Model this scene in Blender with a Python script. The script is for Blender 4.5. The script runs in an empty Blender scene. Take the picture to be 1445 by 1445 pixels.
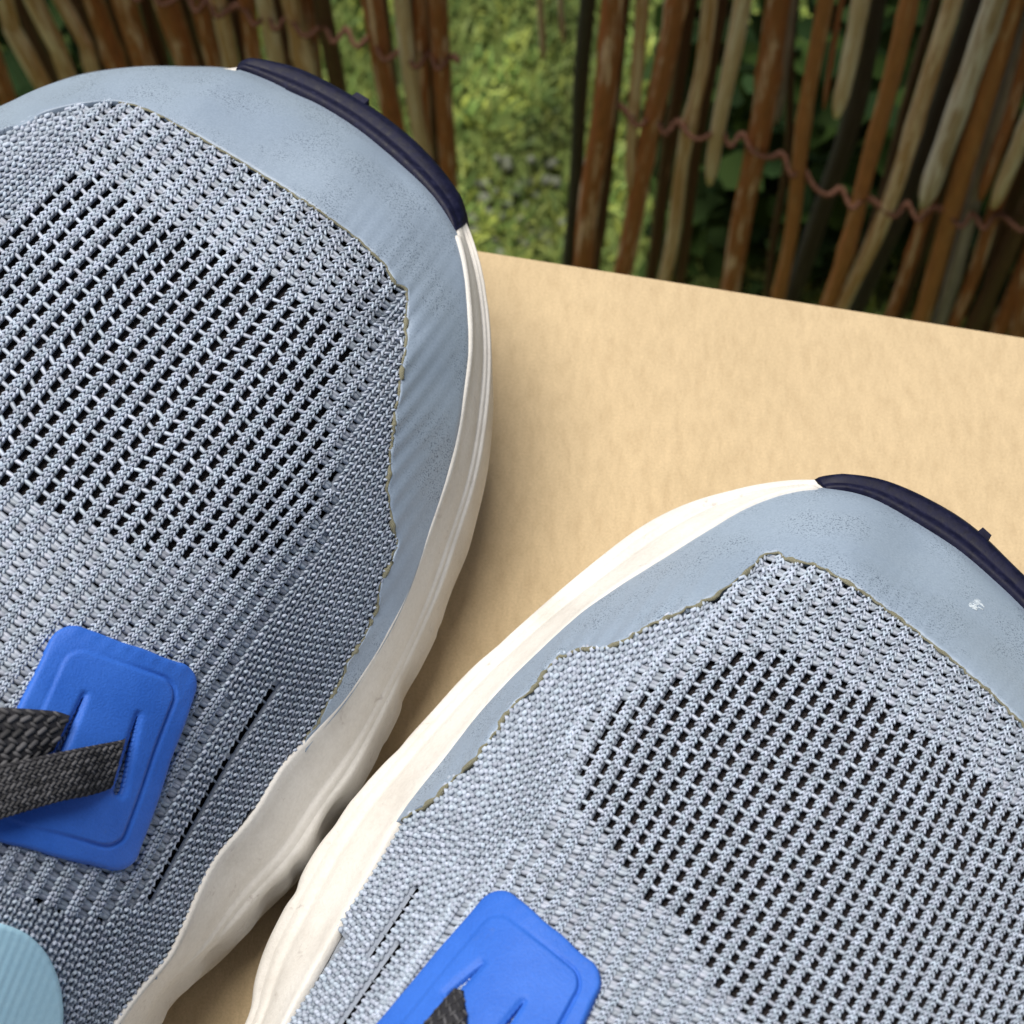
import bpy, math, random
import numpy as np
rng = np.random.default_rng(7)
random.seed(7)
SC = bpy.context.scene
COL = SC.collection
# ------------------------------------------------------------------ camera
CAM_H, PITCH, ROLL, HALF = 0.30, math.radians(60), math.radians(4.8), math.radians(16)
FPX = 722.5 / math.tan(HALF)
F = np.array([0, math.cos(PITCH), -math.sin(PITCH)])
R0 = np.array([1., 0, 0]); U0 = np.array([0, math.sin(PITCH), math.cos(PITCH)])
RV = math.cos(ROLL) * R0 + math.sin(ROLL) * U0
UV = -math.sin(ROLL) * R0 + math.cos(ROLL) * U0
CP = np.array([0, 0, CAM_H])
cam = bpy.data.cameras.new('camera'); cam_o = bpy.data.objects.new('camera', cam); COL.objects.link(cam_o)
from mathutils import Matrix, Vector
m = Matrix(((RV[0], UV[0], -F[0], 0), (RV[1], UV[1], -F[1], 0), (RV[2], UV[2], -F[2], CAM_H), (0, 0, 0, 1)))
cam_o.matrix_world = m
cam.sensor_width = 36; cam.lens = 18 / math.tan(HALF)
cam.clip_start = 0.01; cam.clip_end = 100
cam.dof.use_dof = True; cam.dof.focus_distance = 0.288; cam.dof.aperture_fstop = 35
SC.camera = cam_o
# ------------------------------------------------------------------ light
w = bpy.data.worlds.new('World'); SC.world = w; w.use_nodes = True
nt = w.node_tree; nt.nodes.clear()
SUN = np.array([-0.30, 0.24, 0.92]); SUN /= np.linalg.norm(SUN)
sky = nt.nodes.new('ShaderNodeTexSky'); sky.sky_type = 'NISHITA'; sky.sun_disc = False
sky.sun_elevation = math.asin(SUN[2]); sky.sun_rotation = math.atan2(SUN[0], SUN[1])
sky.air_density = 1.0; sky.dust_density = 3.0
bg = nt.nodes.new('ShaderNodeBackground'); bg.inputs[1].default_value = 0.05
wo = nt.nodes.new('ShaderNodeOutputWorld')
nt.links.new(sky.outputs[0], bg.inputs[0]); nt.links.new(bg.outputs[0], wo.inputs[0])
sl = bpy.data.lights.new('sun', 'SUN'); sl.energy = 4.6; sl.angle = math.radians(42); sl.color = (1, 0.95, 0.88)
so = bpy.data.objects.new('sun', sl); COL.objects.link(so)
so.rotation_euler = Vector(SUN).to_track_quat('Z', 'Y').to_euler()
vs = SC.view_settings; vs.view_transform = 'Standard'; vs.look = 'None'; vs.exposure = 0.02; vs.gamma = 1; vs.use_curve_mapping = False

# ------------------------------------------------------------------ helpers
def ray(px, py):
    px = np.asarray(px, float); py = np.asarray(py, float)
    return F + RV * ((px - 722.5) / FPX)[..., None] - UV * ((py - 722.5) / FPX)[..., None]
def on_z(px, py, z):
    d = ray(px, py); t = (np.asarray(z) - CAM_H) / d[..., 2]
    return CP + d * t[..., None]
def on_y(px, py, y0, slope=0.0):      # on the upright plane y = y0 + slope*x
    d = ray(px, py); t = y0 / (d[..., 1] - slope * d[..., 0])
    return CP + d * t[..., None]
def sstep(a, b, x):
    t = np.clip((x - a) / (b - a), 0, 1); return t * t * (3 - 2 * t)
def catmull(P, n, closed=False):
    P = np.asarray(P, float)
    if closed: Q = np.vstack([P[-1:], P, P[:2]])
    else: Q = np.vstack([2 * P[0] - P[1], P, 2 * P[-1] - P[-2]])
    ns = len(Q) - 3
    t = np.linspace(0, ns, n, endpoint=not closed)
    i = np.minimum(t.astype(int), ns - 1); u = (t - i)[:, None]
    a, b, c, d = Q[i], Q[i + 1], Q[i + 2], Q[i + 3]
    return 0.5 * (2 * b + (c - a) * u + (2 * a - 5 * b + 4 * c - d) * u**2 + (3 * b - a - 3 * c + d) * u**3)
def resample(P, n):
    P = np.asarray(P, float); s = np.r_[0, np.cumsum(np.linalg.norm(np.diff(P, axis=0), axis=1))]
    q = np.linspace(0, s[-1], n)
    return np.stack([np.interp(q, s, P[:, k]) for k in range(P.shape[1])], 1)
def in_poly(x, y, poly):
    poly = np.asarray(poly, float); r = np.zeros(np.shape(x), bool); j = len(poly) - 1
    for i in range(len(poly)):
        xi, yi = poly[i]; xj, yj = poly[j]
        if yi != yj:
            r ^= ((yi > y) != (yj > y)) & (x < (xj - xi) * (y - yi) / (yj - yi) + xi)
        j = i
    return r
def dist_line(x, y, L):
    L = np.asarray(L, float); x = np.asarray(x, float); y = np.asarray(y, float)
    best = np.full(x.shape, 1e9)
    for a, b in zip(L[:-1], L[1:]):
        ab = b - a; t = np.clip(((x - a[0]) * ab[0] + (y - a[1]) * ab[1]) / (ab @ ab + 1e-12), 0, 1)
        best = np.minimum(best, np.hypot(x - a[0] - t * ab[0], y - a[1] - t * ab[1]))
    return best
def wob(x, y, f, seed=0):             # cheap smooth noise, -1..1
    r = np.random.default_rng(seed); s = 0
    for k in range(6):
        a = r.uniform(0, 6.28); q = f * r.uniform(0.6, 1.6)
        s = s + np.sin((x * math.cos(a) + y * math.sin(a)) * q + r.uniform(0, 6.28))
    return s / 4
def mesh_np(name, V, faces, mat, parent=None, smooth=True, col=None, loose=False):
    """faces: list of int arrays (n,3) or (n,4)"""
    me = bpy.data.meshes.new(name)
    V = np.ascontiguousarray(V, dtype=np.float32).reshape(-1, 3)
    if not isinstance(faces, (list, tuple)): faces = [faces]
    faces = [np.asarray(f, np.int32) for f in faces if len(f)]
    idx = np.concatenate([f.ravel() for f in faces])
    cnt = np.concatenate([np.full(len(f), f.shape[1], np.int32) for f in faces])
    st = np.r_[0, np.cumsum(cnt)[:-1]].astype(np.int32)
    me.vertices.add(len(V)); me.vertices.foreach_set('co', V.ravel())
    me.loops.add(len(idx)); me.loops.foreach_set('vertex_index', idx)
    me.polygons.add(len(cnt)); me.polygons.foreach_set('loop_start', st); me.polygons.foreach_set('loop_total', cnt)
    me.polygons.foreach_set('use_smooth', np.full(len(cnt), smooth))
    me.update(calc_edges=True)
    if col is not None:
        ca = me.color_attributes.new('tone', 'FLOAT_COLOR', 'POINT')
        c4 = np.ones((len(V), 4), np.float32); c4[:, :3] = np.asarray(col, np.float32).reshape(len(V), -1)
        ca.data.foreach_set('color', c4.ravel())
    me.materials.append(mat)
    o = bpy.data.objects.new(name, me); COL.objects.link(o)
    if parent is not None: o.parent = parent
    return o
def grid_faces(nu, nv, closed_u=False):
    i, j = np.meshgrid(np.arange(nu if closed_u else nu - 1), np.arange(nv - 1), indexing='ij')
    i = i.ravel(); j = j.ravel(); i2 = (i + 1) % nu
    return np.stack([i * nv + j, i2 * nv + j, i2 * nv + j + 1, i * nv + j + 1], 1)
def tube(P, r, n=8):
    P = np.asarray(P, float); r = np.broadcast_to(r, (len(P),))
    T = np.gradient(P, axis=0); T /= np.linalg.norm(T, axis=1)[:, None] + 1e-12
    ref = np.array([0.13, 0.97, 0.2]); A = np.cross(T, ref); A /= np.linalg.norm(A, axis=1)[:, None] + 1e-12
    B = np.cross(T, A); a = np.arange(n) / n * 2 * math.pi
    V = P[:, None] + r[:, None, None] * (np.cos(a)[None, :, None] * A[:, None] + np.sin(a)[None, :, None] * B[:, None])
    m_ = len(P); V = V.reshape(-1, 3)
    i, j = np.meshgrid(np.arange(m_ - 1), np.arange(n), indexing='ij'); i = i.ravel(); j = j.ravel(); j2 = (j + 1) % n
    Q = np.stack([i * n + j, i * n + j2, (i + 1) * n + j2, (i + 1) * n + j], 1)
    c0 = len(V); V = np.vstack([V, P[:1], P[-1:]])
    k = np.arange(n); k2 = (k + 1) % n
    T1 = np.stack([k2, k, np.full(n, c0)], 1); b = (m_ - 1) * n
    T2 = np.stack([b + k, b + k2, np.full(n, c0 + 1)], 1)
    return V, Q, np.vstack([T1, T2])
class Acc:
    def __init__(s): s.V = []; s.Q = []; s.T = []; s.C = []; s.n = 0
    def add(s, V, Q=None, T=None, c=None):
        V = np.asarray(V, float).reshape(-1, 3)
        if len(V) == 0: return
        s.V.append(V)
        if Q is not None and len(Q): s.Q.append(np.asarray(Q) + s.n)
        if T is not None and len(T): s.T.append(np.asarray(T) + s.n)
        if c is None: c = np.ones((len(V), 3))
        s.C.append(np.broadcast_to(np.asarray(c, float), (len(V), 3))); s.n += len(V)
    def build(s, name, mat, parent=None, smooth=True):
        if not s.V: return None
        f = []
        if s.Q: f.append(np.vstack(s.Q))
        if s.T: f.append(np.vstack(s.T))
        return mesh_np(name, np.vstack(s.V), f, mat, parent, smooth, np.vstack(s.C))
# spindle-shaped yarn leg
_rt = [(-.28, .82), (.28, .82)]
def spindles(c, a, b, n, L, W, H, arch, tone):
    """c centres, a axis, b side, n normal (all (k,3)); L,W,H,arch arrays"""
    k = len(c)
    if k == 0: return None
    L, W, H, arch = [np.broadcast_to(q, (k,))[:, None] for q in (L, W, H, arch)]
    vs_ = [c - a * L / 2 - n * arch]
    for t, r in _rt:
        o = c + a * L * t
        for ang in (0, math.pi / 2, math.pi, 1.5 * math.pi):
            vs_.append(o + b * (W / 2 * r * math.cos(ang)) + n * (H / 2 * r * math.sin(ang)))
    vs_.append(c + a * L / 2 - n * arch)
    V = np.stack(vs_, 1).reshape(-1, 3)
    q = []; tr = []
    for j in range(4):
        j2 = (j + 1) % 4
        tr.append((0, 1 + j2, 1 + j)); tr.append((9, 5 + j, 5 + j2)); q.append((1 + j, 1 + j2, 5 + j2, 5 + j))
    base = (np.arange(k) * 10)[:, None, None]
    Q = (np.array(q)[None] + base).reshape(-1, 4); T = (np.array(tr)[None] + base).reshape(-1, 3)
    C = np.repeat(tone, 10, axis=0)
    return V, Q, T, C
# ------------------------------------------------------------------ materials
def new_mat(name, color=(.5, .5, .5), rough=.8, spec=.3):
    mt = bpy.data.materials.new(name); mt.use_nodes = True
    b = mt.node_tree.nodes['Principled BSDF']
    b.inputs['Base Color'].default_value = (*color, 1); b.inputs['Roughness'].default_value = rough
    b.inputs['Specular IOR Level'].default_value = spec
    return mt, mt.node_tree, b
def N(nt, t, **kw):
    n = nt.nodes.new(t)
    for k, v in kw.items():
        if k in n.inputs.keys() if isinstance(k, str) else False: n.inputs[k].default_value = v
        else: setattr(n, k, v)
    return n
def noise(nt, scale, detail=3, rough=.6, vec=None, dist=0):
    n = nt.nodes.new('ShaderNodeTexNoise'); n.inputs['Scale'].default_value = scale
    n.inputs['Detail'].default_value = detail; n.inputs['Roughness'].default_value = rough
    n.inputs['Distortion'].default_value = dist
    if vec is not None: nt.links.new(vec, n.inputs['Vector'])
    return n
def ramp(nt, src, stops):
    r = nt.nodes.new('ShaderNodeValToRGB'); e = r.color_ramp.elements
    while len(e) < len(stops): e.new(0.5)
    for q, (p, c) in zip(e, stops):
        q.position = p; q.color = (*c, 1) if len(c) == 3 else c
    nt.links.new(src, r.inputs[0]); return r
def coords(nt, scale=(1, 1, 1), rot=(0, 0, 0), out='Object'):
    t = nt.nodes.new('ShaderNodeTexCoord'); mp = nt.nodes.new('ShaderNodeMapping')
    mp.inputs['Scale'].default_value = scale; mp.inputs['Rotation'].default_value = rot
    nt.links.new(t.outputs[out], mp.inputs['Vector']); return mp.outputs[0]
def mixc(nt, fac, a, b, mode='MIX'):
    n = nt.nodes.new('ShaderNodeMix'); n.data_type = 'RGBA'; n.blend_type = mode
    for s, v in ((n.inputs[0], fac), (n.inputs[6], a), (n.inputs[7], b)):
        if hasattr(v, 'is_output'): nt.links.new(v, s)
        elif isinstance(v, (int, float)): s.default_value = v
        else: s.default_value = (*v, 1)
    return n.outputs[2]
def bump(nt, b, h, strength=.5, dist=.001):
    n = nt.nodes.new('ShaderNodeBump'); n.inputs['Strength'].default_value = strength; n.inputs['Distance'].default_value = dist
    nt.links.new(h, n.inputs['Height']); nt.links.new(n.outputs[0], b.inputs['Normal']); return n
def tone_mat(name, base, rough, amount=1.0, spec=.25, sheen=0):
    mt, nt, b = new_mat(name, base, rough, spec)
    at = nt.nodes.new('ShaderNodeAttribute'); at.attribute_name = 'tone'
    c = mixc(nt, amount, base, at.outputs['Color'], 'MULTIPLY')
    nz = noise(nt, 9000, 2)
    r = ramp(nt, nz.outputs[0], [(0.3, (.72, .72, .75)), (0.7, (1.2, 1.2, 1.18))])
    c = mixc(nt, .7, c, r.outputs[0], 'MULTIPLY'); nt.links.new(c, b.inputs['Base Color'])
    if sheen: b.inputs['Sheen Weight'].default_value = sheen
    return mt
M = {}
M['yarn'] = tone_mat('blue grey knit yarn', (.43, .49, .565), .62, 1.0, .35)
M['clear'] = tone_mat('pale filament rungs', (.46, .51, .575), .5, 1.0, .4)
M['lace'] = tone_mat('black braided lace', (.050, .050, .054), .75, 1.0, .3)
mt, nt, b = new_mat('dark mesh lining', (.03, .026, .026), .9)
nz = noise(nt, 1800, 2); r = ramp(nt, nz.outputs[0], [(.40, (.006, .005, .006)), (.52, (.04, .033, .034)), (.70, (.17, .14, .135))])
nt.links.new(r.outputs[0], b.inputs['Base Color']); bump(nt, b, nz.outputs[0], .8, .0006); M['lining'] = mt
mt, nt, b = new_mat('outer knit cloth', (.22, .26, .34), .9)
nz = noise(nt, 900, 2); r = ramp(nt, nz.outputs[0], [(.35, (.20, .225, .265)), (.65, (.42, .46, .53))])
nt.links.new(r.outputs[0], b.inputs['Base Color']); bump(nt, b, nz.outputs[0], .6, .0006); M['cloth'] = mt
# toe guard film
mt, nt, b = new_mat('slate blue toe guard', (.25, .35, .46), .45, .5)
v = coords(nt)
n1 = noise(nt, 2600, 3, .7, v); n2 = noise(nt, 45, 3, .6, v); n3 = noise(nt, 3600, 1, .5, v)
c = ramp(nt, n2.outputs[0], [(.3, (.255, .325, .42)), (.7, (.31, .385, .475))]).outputs[0]
c = mixc(nt, .75, c, ramp(nt, n1.outputs[0], [(.3, (.82, .83, .85)), (.7, (1.14, 1.13, 1.12))]).outputs[0], 'MULTIPLY')
pat = ramp(nt, noise(nt, 90, 3, .6, v).outputs[0], [(.42, (0, 0, 0)), (.60, (1, 1, 1))]).outputs[0]
sp = ramp(nt, n3.outputs[0], [(.58, (0, 0, 0)), (.64, (1, 1, 1))]).outputs[0]
spk = mixc(nt, 1.0, sp, pat, 'MULTIPLY')
c = mixc(nt, spk, c, (.09, .12, .17)); nt.links.new(c, b.inputs['Base Color'])
bump(nt, b, n1.outputs[0], .12, .0003); M['guard'] = mt
# foam
mt, nt, b = new_mat('cream midsole foam', (.68, .63, .57), .75, .25)
v = coords(nt)
n1 = noise(nt, 60, 5, .65, v); n2 = noise(nt, 1500, 3, .6, v); n3 = noise(nt, 260, 4, .7, v, .6)
c = ramp(nt, n1.outputs[0], [(.25, (.58, .55, .505)), (.5, (.69, .67, .63)), (.8, (.76, .745, .715))]).outputs[0]
c = mixc(nt, .35, c, ramp(nt, n2.outputs[0], [(.3, (.85, .84, .82)), (.7, (1.1, 1.1, 1.1))]).outputs[0], 'MULTIPLY')
st = ramp(nt, n3.outputs[0], [(.62, (0, 0, 0)), (.74, (.55, .55, .55))]).outputs[0]
c = mixc(nt, st, c, (.36, .31, .28)); nt.links.new(c, b.inputs['Base Color'])
bump(nt, b, n2.outputs[0], .25, .0004); M['foam'] = mt
mt, nt, b = new_mat('navy rubber', (.022, .026, .085), .5, .2)
v = coords(nt); n1 = noise(nt, 700, 4, .65, v)
c = ramp(nt, n1.outputs[0], [(.35, (.003, .0035, .016)), (.6, (.006, .007, .028)), (.78, (.022, .024, .055))]).outputs[0]
nt.links.new(c, b.inputs['Base Color'])
rr = ramp(nt, n1.outputs[0], [(.3, (.42, .42, .42)), (.7, (.65, .65, .65))]); nt.links.new(rr.outputs[0], b.inputs['Roughness'])
bump(nt, b, n1.outputs[0], .2, .0003); M['navy'] = mt
mt, nt, b = new_mat('glue residue', (.40, .38, .27), .7, .3)
n1 = noise(nt, 1600, 3); c = ramp(nt, n1.outputs[0], [(.3, (.06, .06, .04)), (.48, (.30, .29, .19)), (.7, (.62, .60, .46))]).outputs[0]
nt.links.new(c, b.inputs['Base Color']); bump(nt, b, n1.outputs[0], .8, .0004); M['glue'] = mt
mt, nt, b = new_mat('cobalt blue patch', (.035, .16, .68), .55, .3)
v = coords(nt); n1 = noise(nt, 3000, 2, .6, v); n2 = noise(nt, 120, 4, .6, v)
c = ramp(nt, n2.outputs[0], [(.3, (.024, .12, .53)), (.7, (.038, .155, .62))]).outputs[0]
c = mixc(nt, .5, c, ramp(nt, n1.outputs[0], [(.3, (.85, .85, .85)), (.7, (1.12, 1.12, 1.12))]).outputs[0], 'MULTIPLY')
d_ = ramp(nt, noise(nt, 190, 4, .7, v).outputs[0], [(.66, (0, 0, 0)), (.8, (.35, .35, .35))]).outputs[0]
c = mixc(nt, d_, c, (.10, .16, .35)); nt.links.new(c, b.inputs['Base Color'])
bump(nt, b, n1.outputs[0], .3, .0003); M['blue'] = mt
mt, nt, b = new_mat('pale blue overlay', (.42, .70, .86), .55, .3)
v = coords(nt); n1 = noise(nt, 1500, 2, .6, v)
c = ramp(nt, n1.outputs[0], [(.3, (.40, .68, .84)), (.7, (.46, .74, .89))]).outputs[0]; nt.links.new(c, b.inputs['Base Color']); M['pale'] = mt
mt, nt, b = new_mat('white scuff', (.62, .70, .76), .7, .2)
M['scuff'] = mt
# cardboard
mt, nt, b = new_mat('kraft cardboard', (.62, .46, .27), .85, .15)
v = coords(nt, (1, 1, 1))
n1 = noise(nt, 35, 4, .6, v); n2 = noise(nt, 420, 4, .7, coords(nt, (1, .35, 1), (0, 0, .5))); n3 = noise(nt, 2200, 4, .8, v)
c = ramp(nt, n1.outputs[0], [(.25, (.525, .408, .248)), (.5, (.545, .424, .26)), (.75, (.565, .442, .272))]).outputs[0]
c = mixc(nt, .8, c, ramp(nt, n2.outputs[0], [(.3, (.88, .86, .84)), (.5, (1, 1, 1)), (.7, (1.10, 1.10, 1.10))]).outputs[0], 'MULTIPLY')
c = mixc(nt, .9, c, ramp(nt, n3.outputs[0], [(.3, (.84, .83, .82)), (.5, (1, 1, 1)), (.72, (1.14, 1.13, 1.12))]).outputs[0], 'MULTIPLY')
nt.links.new(c, b.inputs['Base Color']); bump(nt, b, n2.outputs[0], .25, .0008); M['card'] = mt
def bark(name, dark, mid, light, thr):
    mt, nt, b = new_mat(name, mid, .42, .5)
    at = nt.nodes.new('ShaderNodeAttribute'); at.attribute_name = 'tone'    # tone.rg = lengthwise / round coordinates
    mp = nt.nodes.new('ShaderNodeMapping'); mp.inputs['Scale'].default_value = (20, 34, 1)
    nt.links.new(at.outputs['Vector'], mp.inputs['Vector'])
    oi = nt.nodes.new('ShaderNodeObjectInfo'); ad = nt.nodes.new('ShaderNodeVectorMath')
    ml = nt.nodes.new('ShaderNodeMath'); ml.operation = 'MULTIPLY'; ml.inputs[1].default_value = 50
    nt.links.new(oi.outputs['Random'], ml.inputs[0]); nt.links.new(mp.outputs[0], ad.inputs[0]); nt.links.new(ml.outputs[0], ad.inputs[1])
    n1 = noise(nt, 1.6, 5, .65, ad.outputs[0], .4)
    mp2 = nt.nodes.new('ShaderNodeMapping'); mp2.inputs['Scale'].default_value = (14, 40, 1); nt.links.new(ad.outputs[0], mp2.inputs['Vector'])
    n2 = noise(nt, .4, 4, .7, mp2.outputs[0])
    c = ramp(nt, n2.outputs[0], [(.3, dark), (.65, mid)]).outputs[0]
    pk = ramp(nt, n1.outputs[0], [(thr, (0, 0, 0)), (thr + .1, (1, 1, 1))]).outputs[0]  # pale streaks: peeled bark, and sky highlights painted into the colour
    c = mixc(nt, pk, c, light); nt.links.new(c, b.inputs['Base Color'])
    bump(nt, b, n2.outputs[0], .7, .0018); return mt
M['bark_red'] = bark('red brown bark', (.11, .038, .014), (.56, .20, .072), (.85, .66, .50), .53)
M['bark_orange'] = bark('orange brown bark', (.22, .08, .025), (.62, .27, .10), (.66, .46, .27), .57)
M['bark_dark'] = bark('dark brown bark', (.040, .020, .012), (.12, .058, .028), (.32, .22, .15), .60)
M['bark_tan'] = bark('tan stripped stick', (.34, .17, .065), (.70, .46, .24), (.86, .72, .52), .47)
M['bark_pale'] = bark('pale stripped wood', (.52, .37, .20), (.82, .68, .46), (.90, .84, .68), .5)
M['bark_white'] = bark('white peeled wood', (.34, .20, .11), (.60, .50, .36), (.80, .77, .70), .44)
M['bark_grey'] = bark('black grey bark', (.022, .020, .020), (.05, .046, .045), (.11, .105, .10), .60)
M['bark_silver'] = bark('silver grey stick', (.22, .21, .20), (.36, .35, .33), (.5, .49, .47), .5)
mt, nt, b = new_mat('rusty wire', (.20, .085, .055), .75, .3); b.inputs['Metallic'].default_value = .2
n1 = noise(nt, 500, 4); c = ramp(nt, n1.outputs[0], [(.3, (.08, .035, .02)), (.6, (.24, .115, .075)), (.8, (.46, .29, .21))]).outputs[0]
nt.links.new(c, b.inputs['Base Color']); M['wire'] = mt
M['leaf'] = tone_mat('grass blades', (.19, .25, .065), .6, 1.0, .3)
M['leaf'].node_tree.nodes['Principled BSDF'].inputs['Subsurface Weight'].default_value = 0
mt, nt, b = new_mat('soil and moss', (.06, .07, .03), .95, .1)
n1 = noise(nt, 22, 5, .7); c = ramp(nt, n1.outputs[0], [(.3, (.05, .06, .02)), (.5, (.11, .15, .04)), (.75, (.19, .24, .08))]).outputs[0]
nt.links.new(c, b.inputs['Base Color']); bump(nt, b, n1.outputs[0], .8, .01); M['soil'] = mt
M['stone'] = tone_mat('pale grey gravel', (.19, .21, .155), .85, 1.0)

# ------------------------------------------------------------------ the shoes
class Shoe: pass
def make_field(s):
    """height of the upper over the plan, with the outline s.B (closed, (n,3))"""
    B = s.B; x0, y0 = B[:, 0].min() - .02, B[:, 1].min() - .02
    h = .0007; nx = int((B[:, 0].max() + .02 - x0) / h); ny = int((B[:, 1].max() + .02 - y0) / h)
    X, Y = np.meshgrid(x0 + np.arange(nx) * h, y0 + np.arange(ny) * h, indexing='ij')
    q = B[::2, :2]; q = np.vstack([q, q[:1]])
    d = dist_line(X, Y, q); ins = in_poly(X, Y, B[:, :2]); d = np.where(ins, d, -d)
    t = (s.tip[0] - X) * s.ax[0] + (s.tip[1] - Y) * s.ax[1]
    zb = s.zB(t)
    Hr = .015 + .008 * sstep(.015, .07, t); wd = .036 - .005 * sstep(.015, .07, t)
    u = np.clip(d / wd, 0, 1); z = zb + Hr * (1 - (1 - u)**2)
    z += (1 - np.exp(-np.clip(d, 0, 1) / .034)) * .24 * np.clip(t - .035, 0, .2)
    z = np.where(d < 0, zb + d * 1.3, z)
    z += .0005 * wob(X, Y, 330, 3) * sstep(0, .006, d)
    for (px, py, r, dep) in s.dents:
        c = on_z(px, py, s.dz)
        z -= dep * np.exp(-((X - c[0])**2 + (Y - c[1])**2) / r**2) * sstep(-.001, .004, d)
    for (line, r, dep) in s.creases:
        L = np.array([on_z(a, b_, s.dz)[:2] for a, b_ in line])
        z -= dep * np.exp(-(dist_line(X, Y, L) / r)**2) * sstep(-.001, .005, d)
    s.g = (x0, y0, h, nx, ny, z)
def zat(s, x, y):
    x0, y0, h, nx, ny, z = s.g
    fx = np.clip((x - x0) / h, 0, nx - 1.001); fy = np.clip((y - y0) / h, 0, ny - 1.001)
    i = fx.astype(int); j = fy.astype(int); u = fx - i; v = fy - j
    return (z[i, j] * (1 - u) * (1 - v) + z[i + 1, j] * u * (1 - v) + z[i, j + 1] * (1 - u) * v + z[i + 1, j + 1] * u * v)
def hit(s, px, py):
    d = ray(px, py); sh = d.shape[:-1]
    za = np.full(sh, .095); zl = za - .0012; done = np.zeros(sh, bool); lo = np.zeros(sh); hi = np.full(sh, .095)
    for k in range(80):
        z = .095 - .0012 * k; t = (z - CAM_H) / d[..., 2]; x = d[..., 0] * t; y = d[..., 1] * t
        below = (zat(s, x, y) >= z) & ~done
        lo = np.where(below, z, lo); hi = np.where(below, z + .0012, hi); done |= below
    for k in range(10):
        mz = (lo + hi) / 2; t = (mz - CAM_H) / d[..., 2]; b_ = zat(s, d[..., 0] * t, d[..., 1] * t) >= mz
        lo = np.where(b_, mz, lo); hi = np.where(b_, hi, mz)
    t = ((lo + hi) / 2 - CAM_H) / d[..., 2]
    return CP + d * t[..., None]
def normal(s, P, e=.0018):
    x, y = P[..., 0], P[..., 1]
    gx = (zat(s, x + e, y) - zat(s, x - e, y)) / (2 * e); gy = (zat(s, x, y + e) - zat(s, x, y - e)) / (2 * e)
    n = np.stack([-gx, -gy, np.ones_like(gx)], -1); return n / np.linalg.norm(n, axis=-1, keepdims=True)

def ribs(s):
    sm = np.array(s.theta, float)
    def dirn(x, y):
        wt = 1 / ((x[:, None] - sm[:, 0])**2 + (y[:, None] - sm[:, 1])**2 + 60**2)**1.6
        a = np.radians((wt * sm[:, 2]).sum(1) / wt.sum(1)); return np.cos(a), -np.sin(a)
    tr = np.array(s.trans, float); seg = np.linalg.norm(np.diff(tr[:, :2], axis=0), axis=1); cs = np.r_[0, np.cumsum(seg)]
    q = 0; S = []
    while q < cs[-1]:
        S.append([np.interp(q, cs, tr[:, 0]), np.interp(q, cs, tr[:, 1])]); q += np.interp(q, cs, tr[:, 2])
    S = np.array(S); st = 4.0
    up = [S.T]; x, y = S[:, 0].copy(), S[:, 1].copy()
    for k in range(int(s.up / st)):
        dx, dy = dirn(x, y); x = x + dx * st; y = y + dy * st; up.append(np.array([x, y]))
    dn = []; x, y = S[:, 0].copy(), S[:, 1].copy()
    for k in range(int(s.down / st)):
        dx, dy = dirn(x, y); x = x - dx * st; y = y - dy * st; dn.append(np.array([x, y]))
    A = np.stack(dn[::-1] + up, 0)          # (K,2,n)
    return np.transpose(A, (2, 0, 1)), len(dn)   # (n,K,2)
def lerp_arr(A, k):
    i = np.clip(k.astype(int), 0, len(A) - 2); u = (k - i)[:, None]; return A[i] * (1 - u) + A[i + 1] * u
def nrm(v): return v / (np.linalg.norm(v, axis=-1, keepdims=True) + 1e-12)

def yarn_tone(k, lo=.72, hi=1.32):
    v = rng.uniform(lo, hi, k)[:, None]; h = rng.uniform(0, 1, k)[:, None]
    return v * (np.array([.96, 1.0, 1.02]) * (1 - h) + np.array([1.03, 1.0, 1.05]) * h)

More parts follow.
